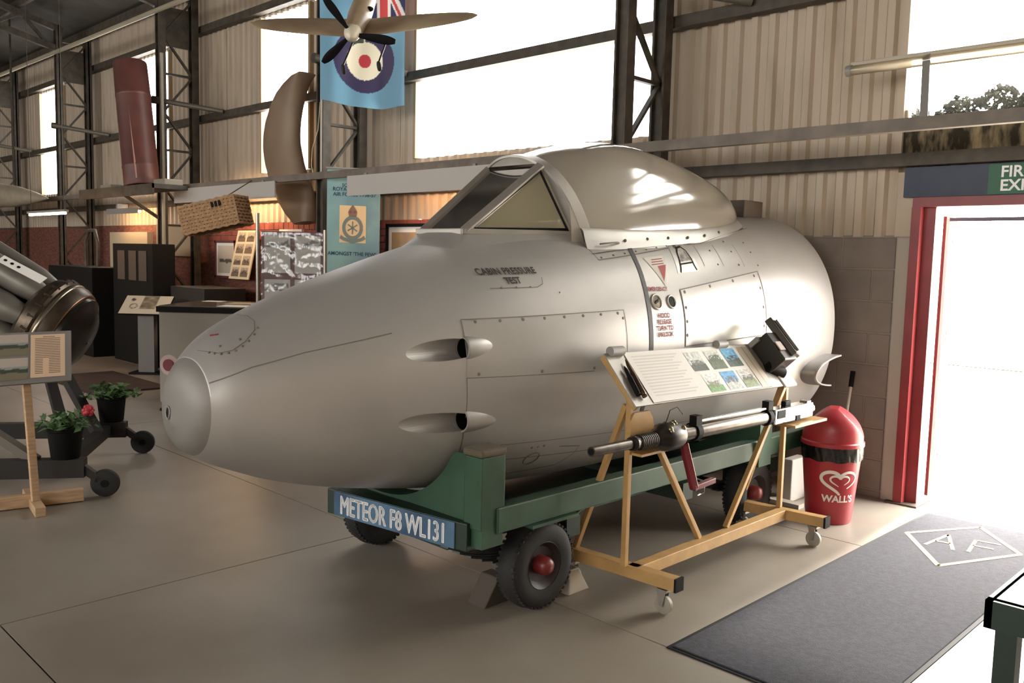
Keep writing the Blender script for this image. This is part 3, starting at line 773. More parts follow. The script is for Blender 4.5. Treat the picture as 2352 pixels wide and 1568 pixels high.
def wheel(x, y, side, r=.215, steer=0.):
    c = V((x, y, r)); ax = V((side, 0, 0))
    t = B(); prof = [(-.060, .115), (-.068, .15), (-.062, .19), (-.042, .208), (0, .215), (.042, .208), (.062, .19), (.068, .15), (.060, .115)]
    ty = B().lathe(c, ax, prof, 48, False, False).build('tyre', m_rubber, tr, smooth=40)
    tread = B()
    for k in range(48):
        a = 2*PI*k/48; e = V((0, math.cos(a), math.sin(a)))
        for q in (-1, 1): tread.box(c+e*.2035+V((q*.044, 0, 0)), (.026, .014, .009), Matrix.Rotation(a-PI/2, 3, 'X'))
    tread.build('tread_blocks', m_rubber, ty)['kind'] = 'stuff'
    rim = B().lathe(c, ax, [(-.055, .118), (.055, .118), (.06, .112), (.05, .10), (.03, .085), (.025, .05)], 32, True, True).build('wheel_rim', M('rim_dark', '2a2020', .5, metal=.2), tr, smooth=35)
    B().lathe(c, ax, [(.02, .046), (.07, .044), (.088, .036), (.096, .02), (.098, .001)], 20, True, False).build('hub_cap', m_hub, rim, smooth=50)
for x, s in ((-2.73, 1), (-3.96, -1)):
    for y in (2.965, 4.93): wheel(x, y, s)
for y in (2.965, 4.93): B().cyl((-3.9, y, .215), (-2.79, y, .215), .03).build('axle', m_dark, tr, smooth=40)
for x in (-2.86, -3.84):
    for y0 in (2.965, 4.93):
        for k in range(5):
            L = (.46 if x > -3 else .36)-.07*k; pts = [V((x, y0+L*q, .36-.012*k-.10*(1-(q*L/.46)**2)+.0)) for q in [i/8-1 for i in range(17)]]
            mbs = B()
            for a, b in zip(pts, pts[1:]): mbs.bar(a, b, .05, .009)
            mbs.build('leaf_spring', M('spring_steel', '3d3f3b', .5, metal=.5), tr)
        B().bx(x-.035, x+.035, y0-.03, y0+.03, .19, .36).build('spring_clamp', m_dark, tr)
B().bx(-2.70, -2.60, 2.80, 3.12, .44, .455).build('mudguard', m_green, tr)
# wheel chocks
for y, m, lab in ((3.25, M('chock_pale', 'aaa090', .8), 'pale concrete chock behind the front trolley wheel'), (2.70, M('chock_dark', '4a4038', .8), 'dark wooden chock ahead of the front trolley wheel')):
    sgn = 1 if y > 3 else -1
    tag(B().prism([(0, 0), (.16, 0), (.16, .13), (.09, .13)] if sgn < 0 else [(0, 0), (.16, 0), (.07, .13), (0, .13)], (-2.98 if sgn < 0 else -2.82, y+.06 if sgn < 0 else y-.07, 0), (0, 1, 0), (0, 0, 1), .12).build('wheel_chock', m, None, bevel=.006), lab, 'chock')

# ================================================================== GUN DISPLAY RACK
rk = thing('gun_display_rack', 'ochre tubular steel rack on casters beside the aircraft', 'display rack', (-2.42, 4.05, 0))
def rbar(nm, p, q, a=.04, b=.04): return B().bar(p, q, a, b).build(nm, m_yel, rk, bevel=.003)
rbar('base_rail', (-2.435, 3.33, .16), (-2.43, 4.80, .16), .06, .06)
rbar('cross_rail', (-2.84, 3.33, .16), (-2.19, 3.36, .16), .06, .06); rbar('cross_rail', (-2.72, 4.80, .16), (-2.17, 4.85, .16), .06, .06)
for p in ((-2.187, 3.36), (-2.167, 4.85), (-2.843, 3.33), (-2.723, 4.80)): B().box((p[0], p[1], .16), (.012, .064, .064)).build('end_cap', m_dark, rk)
L = .028
rbar('post', (-2.46, 3.30, .19), (-2.46, 3.30, 1.0), L, L); rbar('post', (-2.46, 4.83, .19), (-2.46, 4.83, .98), L, L)
rbar('brace', (-2.80, 3.34, .19), (-2.48, 3.30, .97), L, L); rbar('brace', (-2.46, 3.95, .19), (-2.46, 3.52, .77), L, L)
rbar('brace', (-2.46, 4.22, .19), (-2.46, 4.81, .93), L, L); rbar('brace', (-2.70, 4.80, .19), (-2.48, 4.83, .95), L, L)
B().prism([(3.285, .74), (3.50, .74), (3.50, .76), (3.46, .90), (3.43, .935), (3.31, .935), (3.285, .9)], (-2.452, 0, 0), (0, 1, 0), (0, 0, 1), .012).build('gun_plate', m_yel, rk)
B().bx(-2.46, -2.38, 3.30, 3.50, .735, .747).build('gun_shelf', m_yel, rk); B().bx(-2.46, -2.28, 4.62, 5.02, .725, .74).build('gun_shelf', m_yel, rk)
rbar('board_arm', (-2.40, 3.27, .965), (-2.61, 3.27, 1.19), .02, .03); rbar('board_arm', (-2.40, 4.80, .945), (-2.61, 4.80, 1.17), .02, .03)
for x, y in ((-2.26, 3.355), (-2.24, 4.845), (-2.80, 3.335), (-2.68, 4.805)):
    c = B().box((x, y, .118), (.055, .055, .012)).build('caster', m_chrome, rk)
    f = B(); 
    for q in (-1, 1): f.prism([(-.022, 0), (.022, 0), (.010, -.075), (-.010, -.075)], (x-.004 if q < 0 else x-.004, y+q*.019-.001, .115), (1, 0, 0), (0, 0, 1), .003)
    f.build('fork', m_chrome, c)
    B().lathe((x, y-.012, .045), (0, 1, 0), [(0, .040), (.003, .045), (.021, .045), (.024, .040)], 24).build('wheel', M('caster_wheel', '8f887c', .5), c, smooth=40)
# sloping board
bo0, bu, bv = V((-2.39, 3.245, .975)), V((0, 1.58, -.03)), V((-.215, .02, .225)); bn = bu.cross(bv).normalized(); bn = bn if bn.x > 0 else -bn
ib = B().prism([(0, 0), (1, 0), (1, 1), (0, 1)], bo0, bu, bv, .008).build('sloping_board', M('board_grey', '9a958d', .4, metal=.2), rk)
def bp(a, b, o=.006): return bo0+bu*a+bv*b+bn*o
off0 = .002 if bu.cross(bv).x < 0 else .0105
def photo(seed, sky, land, obj):
    rd = random.Random(seed); hz = rd.uniform(.35, .55); ph = rd.uniform(0, 6)
    def f(u, v):
        n = mnoise.noise(V((u*7+seed*3.1, v*9, seed))); n2 = mnoise.noise(V((u*3+seed, v*3.3, seed*2.)))
        if v > hz+.06*math.sin(u*5+ph): c = sky
        else: c = land
        if abs(v-hz-.03) < .16+.1*n2 and .12 < u < .88 and n > -.12: c = obj
        return tuple(max(0, min(255, q*(1+.3*n))) for q in c)
    return f
B().prism([(.09, .02), (.82, .02), (.82, .985), (.09, .985)], bo0+bn*(off0 if off0 > .01 else .001), bu, bv, .0015*(1 if bu.cross(bv).x > 0 else -1)).build('info_sheet', m_paper, rk)
PS = [(.40, .50, .09, .40, (200, 205, 200), (60, 66, 58), (90, 95, 84)), (.52, .50, .09, .40, (205, 210, 200), (90, 105, 80), (70, 84, 66)), (.63, .52, .09, .40, (95, 165, 205), (70, 90, 80), (60, 60, 54)), (.42, .06, .09, .36, (225, 228, 222), (105, 150, 80), (120, 120, 90)), (.535, .06, .09, .38, (95, 165, 215), (190, 195, 190), (80, 84, 92)), (.645, .06, .09, .38, (205, 205, 200), (125, 140, 95), (90, 88, 80))]
for k, (a, b, da, db, s1, s2, s3) in enumerate(PS):
    printed('photo_print', photo(k+1, s1, s2, s3), lambda u, v, a=a, b=b, da=da, db=db: bp(a+da*u, b+db*v, off0+.003), 24, 24, rk)
tl = B()
for k in range(14):
    b = .90-k*.058; tl.add([bp(.115, b, off0+.0028), bp(.36-.02*(k % 3), b, off0+.0028), bp(.36-.02*(k % 3), b-.022, off0+.0028), bp(.115, b-.022, off0+.0028)], [(0, 1, 2, 3)])
tl.build('text_lines', M('text_grey', 'dad7d2', .7), rk)
printed('folded_leaflet', lambda u, v: (203, 193, 176) if abs(u-.5) > .02 else (150, 140, 125), lambda u, v: bp(.745+.075*u, .03+.9*v, off0+.004), 12, 12, rk)
# rolled clips at the top edge
for a in (.02, .62): B().cyl(bp(a, 1.0, .022), bp(a+.06, 1.0, .022), .024, n=20).build('edge_roll', m_grey, rk, smooth=40)
# cartridges on the board (things lying on it)
def shell(a, b0, b1, label, col, r=.013):
    c0, c1 = bp(a, b0, off0+.014), bp(a+.015, b1, off0+.014); L = (c1-c0).length
    tag(B().lathe(c0, c1-c0, [(0, r), (.008, r), (.01, r*.8), (.016, r), (L*.6, r), (L*.68, r*.72), (L*.86, r*.7), (L, r*.15)], 16).build('cannon_shell', col, None, smooth=35), label, 'shell', 'shells on the sloping board')
shell(.028, .16, .70, 'dull dark cannon shell nearest the left edge of the sloping board', m_dark)
shell(.052, .12, .82, 'brown cannon shell beside the info sheet on the sloping board', M('shell_brown', '5b4436', .35, metal=.6))
# gun feed mechanism on the right end of the board
fd = thing('feed_mechanism', 'black ammunition feed unit standing on the right end of the board', 'gun part', bp(.9, .3))
R_ = Matrix((bu.normalized(), bv.normalized(), bn)).transposed()
B().box(bp(.90, .62, .075), (.15, .20, .13), R_).build('body', M('feed_dark', '2f2b26', .4, metal=.5), fd, bevel=.008)
B().box(bp(.955, .80, .13), (.11, .27, .045), R_ @ Matrix.Rotation(.35, 3, 'Y')).build('chute', M('feed_frame', '4a463e', .4, metal=.5), fd, bevel=.005)
B().box(bp(.952, .80, .158), (.05, .22, .006), R_ @ Matrix.Rotation(.35, 3, 'Y')).build('chute_slot', m_dark, fd)
B().box(bp(.965, .80, .160), (.014, .23, .012), R_ @ Matrix.Rotation(.35, 3, 'Y')).build('chute_rib', M('feed_rib', '8b8578', .4, metal=.5), fd)
B().cyl(bp(.985, .45, .10), bp(1.0, .9, .13), .012).build('bright_pin', m_bright, fd, smooth=40)
B().cyl(bp(.85, .45, .02), bp(.93, .25, .02), .035).build('sprocket', m_dark, fd, smooth=40)
B().box(bp(.87, .93, .05), (.10, .03, .07), R_).build('bracket', m_grey, fd)
B().box(bp(.88, .60, .145), (.06, .06, .006), R_).build('tag_card', M('card', 'b9a99c', .7), fd)
B().box(bp(.94, .12, .01), (.13, .10, .012), R_).build('base_plate', M('plate_pale', 'c9c2ba', .5), fd)
# cannon on the rack
gx, gz_ = -2.36, .80
gn = thing('aircraft_cannon', 'long dark steel aircraft cannon mounted across the ochre rack', 'cannon', (gx, 3.9, .75))
gd = V((0, 1, -.013)).normalized(); g0 = V((gx, 2.90, .822))
B().lathe(g0, gd, [(0, .016), (0, .022), (.02, .0235), (.30, .0235)], 24, True, True).build('muzzle', m_steelb, gn, smooth=35)
B().lathe(g0+gd*.001, -gd, [(0, .015), (.004, .015)], 16).build('bore', m_dark, gn)
prof = [(.28, .030), (.30, .036), (.32, .030), (.335, .030), (.34, .037)]
for k in range(9): prof += [(.345+k*.014, .037), (.349+k*.014, .033), (.353+k*.014, .037)]
prof += [(.475, .040), (.52, .062), (.55, .068), (.63, .068), (.66, .058), (.67, .036)]
B().lathe(g0, gd, prof, 28).build('recoil_housing', M('housing_dark', '2c2723', .35, metal=.6), gn, smooth=30)
bl = B()
for k in range(14):
    a = random.uniform(.2, 2.9); p = g0+gd*random.uniform(.53, .66)+V((math.cos(a)*.062, 0, math.sin(a)*.062)); bl.sphere(p, random.uniform(.010, .018), 8, 6)
bl.build('housing_bolts', M('bolt_brass', '8a7f62', .35, metal=.8), gn, smooth=60)
B().tube([g0+gd*.55+V((0, 0, .06)), g0+gd*.57+V((.01, 0, .13)), g0+gd*.63+V((.01, 0, .14)), g0+gd*.68+V((.01, 0, .10))], .002, 5).build('wire_loop', m_dark, gn)
B().lathe(g0, gd, [(.66, .036), (.68, .038), (1.55, .038), (1.55, .030)], 24).build('barrel', m_steelb, gn, smooth=35)
B().lathe(g0+V((.012, 0, .052)), gd, [(.80, .010), (1.50, .010)], 12).build('gas_rod', m_bright, gn, smooth=35)
for t in (.78, 1.50): B().lathe(g0, gd, [(t, .040), (t, .047), (t+.04, .047), (t+.04, .040)], 20, False, False).bx(gx-.012, gx+.03, 2.90+t-.005, 2.90+t+.045, .845, .895).build('clamp', m_dark, gn, smooth=35)
rc = g0+gd*1.79
B().box(rc, (.075, .46, .085)).build('receiver', m_bright, gn, bevel=.006)
B().box(rc+V((.039, -.16, .012)), (.004, .09, .045)).build('ejection_port', m_dark, gn)
B().box(rc+V((.039, .04, -.03)), (.006, .05, .03)).build('latch', m_dark, gn)
B().box(rc+V((0, .20, .046)), (.05, .05, .012)).build('rear_sight_block', m_bright, gn, bevel=.003)
B().box(rc+V((-.01, -.02, .055)), (.03, .07, .03)).build('charger', m_dark, gn, bevel=.006)
B().lathe(rc+V((0, .23, 0)), gd, [(0, .036), (.03, .036), (.05, .025), (.05, .001)], 16, False, False).build('buffer', m_bright, gn, smooth=35)
# maroon crank handle hanging below the cannon
ch = thing('crank_handle', 'maroon L-shaped crank handle hanging under the cannon', 'handle', (gx+.02, 3.62, .46))
m_mar = M('maroon_paint', '6d1d28', .25)
B().bar((gx+.01, 3.60, .765), (gx+.03, 3.68, .53), .028, .04).build('arm', m_mar, ch, bevel=.004)
B().bar((gx+.03, 3.67, .535), (gx+.03, 3.86, .545), .028, .028).build('grip', m_mar, ch, bevel=.004)
B().tube([V((gx+.03, 3.70, .52)), V((gx+.03, 3.71, .49)), V((gx+.03, 3.77, .495)), V((gx+.03, 3.775, .525))], .004, 6).build('wire_ring', m_bright, ch, smooth=60)

# ================================================================== NEAR THE DOOR
bx0, by0 = -2.43, 5.45
bn_ = thing('swing_bin', 'red swing-top litter bin with white heart logo by the door', 'bin', (bx0, by0, 0))
B().lathe((bx0, by0, 0), (0, 0, 1), [(0, .135), (.012, .142), (.42, .180), (.50, .187)], 48).build('body', m_bin, bn_, smooth=35)
def liner(u, v):
    a = 2*PI*v; r = lerp(.187, .194, u)+.0016*math.sin(a*17)+.0012*math.sin(a*31+u*5); z = lerp(.415+.005*math.sin(a*9), .508, u)
    return V((bx0+r*math.cos(a), by0+r*math.sin(a), z))
B().grid(liner, 5, 160, True).build('bin_liner', m_bagblack, bn_, smooth=70)
B().lathe((bx0, by0, 0), (0, 0, 1), [(.500, .190), (.505, .197), (.528, .197), (.535, .188)], 48, False, False).build('lid_rim', m_bin, bn_, smooth=35)
# lid: dome with two flat sloping faces
ldir = V((.94, .33, 0)).normalized(); lperp = V((-ldir.y, ldir.x, 0))
def lid(u, v):
    a = 2*PI*v; h = u
    r = .188*(1-h**3*.6)
    p = ldir*(r*math.cos(a))+lperp*(r*math.sin(a)); lim = .165*(1-h**1.5)+.030
    d = p.dot(ldir); d = max(-lim, min(lim, d)); q = p.dot(lperp)
    return V((bx0, by0, .535+.205*(h*(1.25-.25*h))))+ldir*d+lperp*q
mb = B().grid(lid, 16, 96, True); mb.f.append(tuple(16*96+k for k in range(96))); mb.build('lid', m_bin, bn_, smooth=18)
ca = math.atan2(-by0, -bx0)+.36     # logo bearing on the bin
def onbin(x, y, o=.0015):
    z = .29+y; r = lerp(.142, .180, (z-.012)/.408)+o; a = ca+x/r
    return V((bx0+r*math.cos(a), by0+r*math.sin(a), z))
def heart(t, s):   # heart curve
    x = 16*math.sin(t)**3; y = 13*math.cos(t)-5*math.cos(2*t)-2*math.cos(3*t)-math.cos(4*t); return (x*s*1.15, y*s*.8)
hp = B()
o1 = [heart(t, .0053) for t in [lerp(2.45, -2.95, k/50)+PI*0 for k in range(51)]]
add_ribbon(hp, [heart(lerp(2.3, -3.5, k/60), .0064) for k in range(61)], [.004+.018*math.sin(PI*min(1, k/60*.9+.02))**.8 for k in range(61)], onbin)
add_ribbon(hp, [(x+.002, y+.003) for x, y in [heart(lerp(2.3, -2.6, k/60), .0034) for k in range(61)]], [.003+.013*math.sin(PI*k/60)**.8 for k in range(61)], onbin)
m_logo = M('logo_white', 'd9d4cc', .5)
hp.build('heart_logo', m_logo, bn_)
lettering('lettering', "WALL'S", .062, lambda x, y: onbin(x, y-.135), m_logo, bn_, bold=.002)
# white panel and broom behind the bin
tag(B().bx(-2.86, -2.78, 5.62, 5.84, 0, .30).build('white_box', M('box_white', 'a8a29a', .7), None, bevel=.01), 'small pale box on the floor behind the red bin', 'box')
br = thing('broom', 'broom with dark grip leaning on the blockwork behind the bin', 'broom', (-2.66, 5.95, 0))
B().cyl((-2.60, 5.90, .05), (-2.62, 6.14, .86), .011).build('handle', M('broom_pale', 'a89f92', .5), br, smooth=40)
B().cyl((-2.618, 6.12, .79), (-2.622, 6.15, .90), .017).build('grip', m_dark, br, smooth=40)
B().bx(-2.74, -2.46, 5.86, 5.93, 0, .07).build('head', m_brown, br, bevel=.01)
tag(B().bx(-2.95, -2.66, 5.50, 5.58, 0, .03).build('timber_strip', M('strip_pale', '9a9186', .8)), 'pale timber strip lying on the floor left of the bin', 'timber')
# mat
mt = thing('door_mat', 'long dark blue doormat with a diamond emblem leading from the door', 'mat', (-1.6, 4.5, 0))
B().bx(-2.02, -1.21, 3.08, 6.08, 0, .010).build('pile', m_mat, mt, bevel=.004)
B().bx(-2.04, -1.19, 3.06, 6.10, 0, .005).build('rubber_edge', m_dark, mt)
dm = B(); dpts = [(-1.95, 5.51), (-1.675, 6.00), (-1.34, 5.60), (-1.60, 5.03)]
for k in range(4):
    a, b = dpts[k], dpts[(k+1) % 4]; add_ribbon(dm, [a, b], .030, lambda x, y: V((x, y, .0118)))
dm.build('diamond', m_matline, mt)
ex = (V((-1.34, 5.60, 0))-V((-1.95, 5.51, 0))).normalized(); ey = V((-ex.y, ex.x, 0))
def letter(segs, c, s):
    mb = B()
    for a, b in segs: add_ribbon(mb, [a, b], .075, lambda x, y: c+ex*(x*s)+ey*(y*s)+V((0, 0, .012)))
    return mb.build('letter', m_matline, mt)
letter([((-.25, -.5), (.0, .5)), ((.0, .5), (.25, -.5)), ((-.14, -.1), (.14, -.1))], V((-1.735, 5.52, 0)), .30)
letter([((-.2, -.5), (-.2, .5)), ((-.2, .48), (.28, .48)), ((-.2, .05), (.2, .05))], V((-1.53, 5.56, 0)), .28)
# green bench bottom right
be = thing('green_bench', 'dark green wooden bench at the right edge', 'bench', (-.3, 3.6, 0))
B().bx(-.875, .4, 3.30, 3.86, .455, .50).build('top', m_darkgreen, be, bevel=.004)
B().bx(-.885, .41, 3.29, 3.33, .40, .50).build('apron', m_darkgreen, be); B().bx(-.885, -.86, 3.29, 3.87, .40, .50).build('apron', m_darkgreen, be)
for x in (-.82, .33):
    for y in (3.36, 3.80): B().bx(x-.035, x+.035, y-.035, y+.035, 0, .455).build('leg', m_darkgreen, be)
tag(B().lathe((-.62, 3.62, .50), (0, 0, 1), [(0, .08), (.02, .10), (.08, .105), (.15, .09), (.20, .05), (.21, .001)], 24, True, False).build('dark_helmet', M('helmet', '2d2a28', .5), None, smooth=50), 'dark rounded object on the bench at the right edge', 'helmet')

# ================================================================== HANGING THINGS
# pelmets with strip lights behind them
def pelmet(x0, x1, z0, z1, label):
    t = thing('light_pelmet', label, 'pelmet', ((x0+x1)/2, 5.33, z0))
    B().bx(x0, x1, 5.335, 5.35, z0, z1).build('board', M('pelmet_white', 'b3aea8', .6), t)
    for x in (x0+.3, x1-.3): B().bx(x-.02, x+.02, 5.35, 5.37, 2.40, z1+.02).build('clip', m_grey, t)
pelmet(-11.83, -9.18, 2.28, 2.47, 'pale board hung on the rail above the wicker basket')
pelmet(-7.73, -5.5, 2.25, 2.455, 'pale board hung on the rail in front of the turquoise banner')
warm = (1, .62, .33)
def strip(x0, x1, y, z, label, st, col=(1, .72, .45)):
    t = thing('strip_light', label, 'light', (x0, y, z))
    B().bx(x0, x1, y-.03, y+.03, z+.02, z+.05).build('housing', m_grey, t)
    B().cyl((x0+.03, y, z), (x1-.03, y, z), .014, n=10).build('tube', emit('tube_warm_%d' % int(st), col, st), t)
    if y > 5: B().bx(x0+.2, x0+.26, y+.03, WY-.105, 2.36 if z > 2.3 else z+.02, 2.40 if z > 2.3 else 2.40).build('bracket', m_grey, t)
    if y > 5 and z < 2.3: B().bx(x0, x1, y-.055, y-.045, z-.03, z+.06).build('shade', m_grey, t)
    if y < 5:
        for x in (x0+.1, x1-.1): B().cyl((x, y, z+.05), (x, y, rz(y)), .004, n=6).build('hanging_rod', m_steel, t)
strip(-11.6, -10.36, 5.9, 2.385, 'lit warm strip light above the photographs, hidden by the left pale board', 130, (1, .62, .32))
strip(-7.6, -6.2, 5.9, 2.36, 'lit warm strip light under the right pale board', 60, (1, .55, .28))
strip(-15.6, -14.3, 5.9, 2.25, 'lit warm strip light on the far wall beside the engine', 100, (1, .6, .3))
strip(-14.15, -12.6, 4.2, 2.10, 'bright strip light hanging above the jet engine', 60, (1, .85, .6))
# flag (RAF ensign hung vertically)
def uj(x, y):   # x,y in -1..1
    W_, Rr, Bb = (228, 222, 214), (196, 62, 66), (44, 44, 88)
    if abs(x) < .10 or abs(y) < .18: return Rr
    if abs(x) < .17 or abs(y) < .30: return W_
    d = (abs(y)-abs(x)); sgn = 1 if x*y > 0 else -1
    s_ = (y-x) if x*y > 0 else (y+x)
    q = s_*(1 if (x > 0) else -1)
    if -.02 < q < .13: return Rr
    if abs(s_) < .21: return W_
    return Bb
def flagcol(u, v):
    # u across, v up; canton at the top right, roundel below
    if v > .475 and u > .50: 
        return uj((v-.7375)/.2625, (u-.75)/.25)
    dx, dy = (u-.52)*.90, (v-.265)*1.78; r = math.hypot(dx, dy*.97)
    if r < .068: return (190, 50, 55)
    if r < .19: return (240, 232, 205)
    if r < .315: return (52, 44, 82)
    n = mnoise.noise(V((u*3, v*4, 1.)))
    return (112+14*n, 160+16*n, 186+14*n)
f0 = V((-8.12, 5.26, 3.27)); fu = V((.68, .60, -.06)); fv = V((-.05, .02, 1.78))
fnrm = fu.cross(fv).normalized()
fl_ = printed('ensign_flag', flagcol, lambda u, v: f0+fu*u+fv*v+fnrm*(.035*math.sin(u*7+v*2.5)+.02*math.sin(u*15-v*4))*(1.2-v)+V((0, 0, -.05*math.sin(PI*u)*(1-v))), 120, 200, None, .6)
tag(fl_, 'pale blue flag with roundel and union canton hung behind the model aircraft', 'flag')
# turquoise banner
bnr = thing('banner', 'turquoise squadron banner with crest hanging by the column', 'banner', (-7.8, 5.46, 1.0))
m_ban = M('banner_teal', '8ab0ac', .7, hx2='74949c', scale=2)
bo_, bU, bV = V((-8.30, 5.46, 1.02)), V((.43, .40, -.012)), V((0.015, 0, 1.56)); bq = V((.68, -.73, 0))
def bnp(a, b, o=0.): return bo_+bU*a+bV*b+bq*o
B().prism([(0, 0), (1, 0), (1, 1), (0, 1)], bo_, bU, bV, .004).build('cloth', m_ban, bnr)
B().cyl(bnp(-.02, 1.0, .005), bnp(1.02, 1.0, .005), .012).build('pole', m_grey, bnr)
m_btxt = M('banner_ink', '1f3f5a', .7)
for tx, a, b, sz in (('SQUADRON', .52, .875, .05), ('ROYAL AUXILIARY', .52, .845, .058), ('AIR FORCE 1936-57', .52, .81, .056), ("AMONGST 'THE FEW'", .48, .395, .056)):
    lettering('lettering', tx, sz, lambda x, y, a=a, b=b: bnp(a+x/.59, b+y/1.56, .006), m_btxt, bnr, bold=.001)
B().grid(lambda u, v: bnp(lerp(.24, .74, u), lerp(.485, .745, v), .006), 1, 1).build('crest_field', M('crest_cream', 'e8c898', .7), bnr)
cc = (.49, .59); m_cg = M('crest_grey', '77827c', .7)
def cb(x, y, o=.009): return bnp(cc[0]+x*.72/.59, cc[1]+y*.82/1.56, o)
r_ = B(); add_ribbon(r_, [(.135*math.cos(2*PI*k/40), .135*math.sin(2*PI*k/40)) for k in range(41)], .05, cb)
add_ribbon(r_, [(-.19, -.12), (-.14, -.15), (0, -.185), (.14, -.15), (.19, -.12)], [.05, .045, .05, .045, .05], cb)
r_.build('crest_wreath', m_cg, bnr)
r_ = B()
for k in range(3):
    a = PI*k/3+.5; add_ribbon(r_, [(-.085*math.cos(a), -.085*math.sin(a)), (.085*math.cos(a), .085*math.sin(a))], .02, cb)
r_.build('crest_device', m_cg, bnr)
r_ = B(); add_ribbon(r_, [(0, .15), (0, .21), (0, .245), (0, .30)], [.11, .14, .10, .015], cb); r_.build('crest_crown', M('crest_crown', '8a6a58', .7), bnr)
r_ = B()
for q in (-1, 1): add_ribbon(r_, [(q*.02, .20), (q*.045, .22)], .03, lambda x, y: cb(x, y, .011))
r_.build('crest_red', m_red, bnr)
# model aircraft
R0, U0, Fw = V((.71, .703, .024)), V((-.084, .051, .995)), V((-.699, .709, -.095))
mc = V((-3.95, 2.75, 2.80)); back = (V((-4.51, 3.32, 3.32))-mc); Lm = back.length; bk = back.normalized()
ri = (R0-bk*R0.dot(bk)).normalized(); upm = bk.cross(ri).normalized(); upm = upm if upm.z > 0 else -upm
md = thing('model_fighter', 'cream model propeller fighter hanging nose-on in front of the flag', 'model aircraft', mc)
m_mod = M('model_cream', 'a8977d', .45, hx2='7f6650', scale=3)
def fus(u, v):
    t = u*Lm; r = .075*(math.sin(PI*min(1, (u*.93+.07)))**.55)*(1.15-.75*u)+.004; a = 2*PI*v
    return mc+bk*(t+.03)+ri*(r*math.cos(a)*.85)+upm*(r*math.sin(a)*1.15+.015*u)
mb = B().grid(fus, 30, 24, True); mb.f.append(tuple(range(24))); mb.f.append(tuple(30*24+k for k in range(24))); mb.build('fuselage', m_mod, md, smooth=60)
for tipp, s in ((V((-4.34, 2.36, 2.78)), -1), (V((-3.48, 3.21, 2.85)), 1)):
    root = mc+bk*.22-upm*.045; tip = tipp+bk*.10; sp = tip-root
    def wg(u, v, root=root, sp=sp):
        c = .15*math.sqrt(max(0, 1-u**2.6))+.006; a = 2*PI*v; th = .022*(1-.8*u)
        return root+sp*u+bk*(c*.5*math.cos(a))*1.7+upm*(th*math.sin(a)*(1 if math.sin(a) > 0 else .6)+.03*u)
    mb = B().grid(wg, 24, 20, True); mb.f.append(tuple(24*20+k for k in range(20))); mb.build('wing', m_mod, md, smooth=60)
B().lathe(mc+bk*.04, -bk, [(0, .045), (.03, .043), (.06, .034), (.08, .018), (.088, .001)], 20, True, False).build('spinner', M('spinner_cream', 'cfc7b4', .35), md, smooth=50)
for tgt in (V((-4.03, 2.70, 2.98)), V((-3.80, 2.89, 2.76)), V((-4.03, 2.65, 2.65))):
    d = (tgt-mc); d = (d-bk*d.dot(bk)).normalized(); s_ = d.cross(bk)
    def bl_(u, v, d=d, s_=s_): 
        w_ = .018*(.5+1.6*u)*(1-u**4*.7); a = 2*PI*v; return mc+d*(.03+.20*u)+s_*(w_*math.cos(a))+bk*(.005*math.sin(a)+.004*math.cos(a))
    mb = B().grid(bl_, 10, 10, True); mb.f.append(tuple(100+k for k in range(10))); mb.build('propeller_blade', m_dark, md, smooth=60)
B().box(mc+bk*.17-upm*.075, (.08, .10, .04), Matrix((ri, bk, upm)).transposed()).build('chin_intake', M('intake_grey', '7d8a80', .5), md, bevel=.012)
for wpt, top in ((V((-3.965, 2.71, 2.615)), V((-3.985, 2.77, 2.745))), (V((-3.83, 2.84, 2.635)), V((-3.86, 2.90, 2.76)))):
    B().cyl(top+bk*.05, wpt+upm*.02, .005).build('undercarriage_leg', m_steelb, md, smooth=40)
    B().torus(wpt, ri+bk*.35, .018, .009, 20, 10).build('wheel', m_rubber, md, smooth=60)
B().bx(mc.x-.01, mc.x+.01, mc.y-.01, mc.y+.01, 2.9, 2.91) 
B().tube([mc+bk*.35+upm*.07, V((-4.2, 3.0, 5.9))], .0015, 4).build('suspension_wire', m_dark, md)
B().sphere(mc+bk*.30+ri*.055+upm*.035, .022, 10, 8, (1, 1, .6)).build('exhaust_stub', m_dark, md, smooth=60)
# curved brown cowling panel
outc = [(-9.33, 3.80), (-9.55, 3.79), (-9.76, 3.72), (-9.95, 3.62), (-10.08, 3.50), (-10.22, 3.30), (-10.28, 3.12), (-10.29, 2.96), (-10.25, 2.78), (-10.18, 2.62), (-10.08, 2.44), (-9.93, 2.28), (-9.75, 2.12), (-9.52, 1.99)]
inn = [(-9.21, 2.03), (-9.20, 2.22), (-9.24, 2.40), (-9.36, 2.58), (-9.45, 2.74), (-9.50, 2.88), (-9.54, 3.00), (-9.545, 3.12), (-9.53, 3.26), (-9.50, 3.38), (-9.46, 3.50), (-9.42, 3.60), (-9.37, 3.69), (-9.33, 3.77)]
def cowl(u, v):
    i = u*(len(outc)-1); k = min(int(i), len(outc)-2); t = i-k
    a = V((lerp(outc[k][0], outc[k+1][0], t), 0, lerp(outc[k][1], outc[k+1][1], t)))
    r = inn[::-1]; b = V((lerp(r[k][0], r[k+1][0], t), 0, lerp(r[k][1], r[k+1][1], t)))
    q = a.lerp(b, .5); h = (a-b)*.5; an = 2*PI*v
    return V((q.x, 5.86, q.z))+h*math.copysign(abs(math.cos(an))**.6, math.cos(an))+V((0, .12*math.sin(an), 0))
mb = B().grid(cowl, 40, 28, True); mb.f.append(tuple(range(28))); mb.f.append(tuple(40*28+k for k in range(28)))
cw = thing('curved_cowling', 'curved brown cowling panel hung on the wall in front of the narrow window', 'cowling', (-9.8, 5.86, 2.0))
mb.build('shell', M('cowl_brown', '7a6450', .5, hx2='86705a', scale=2), cw, smooth=50)
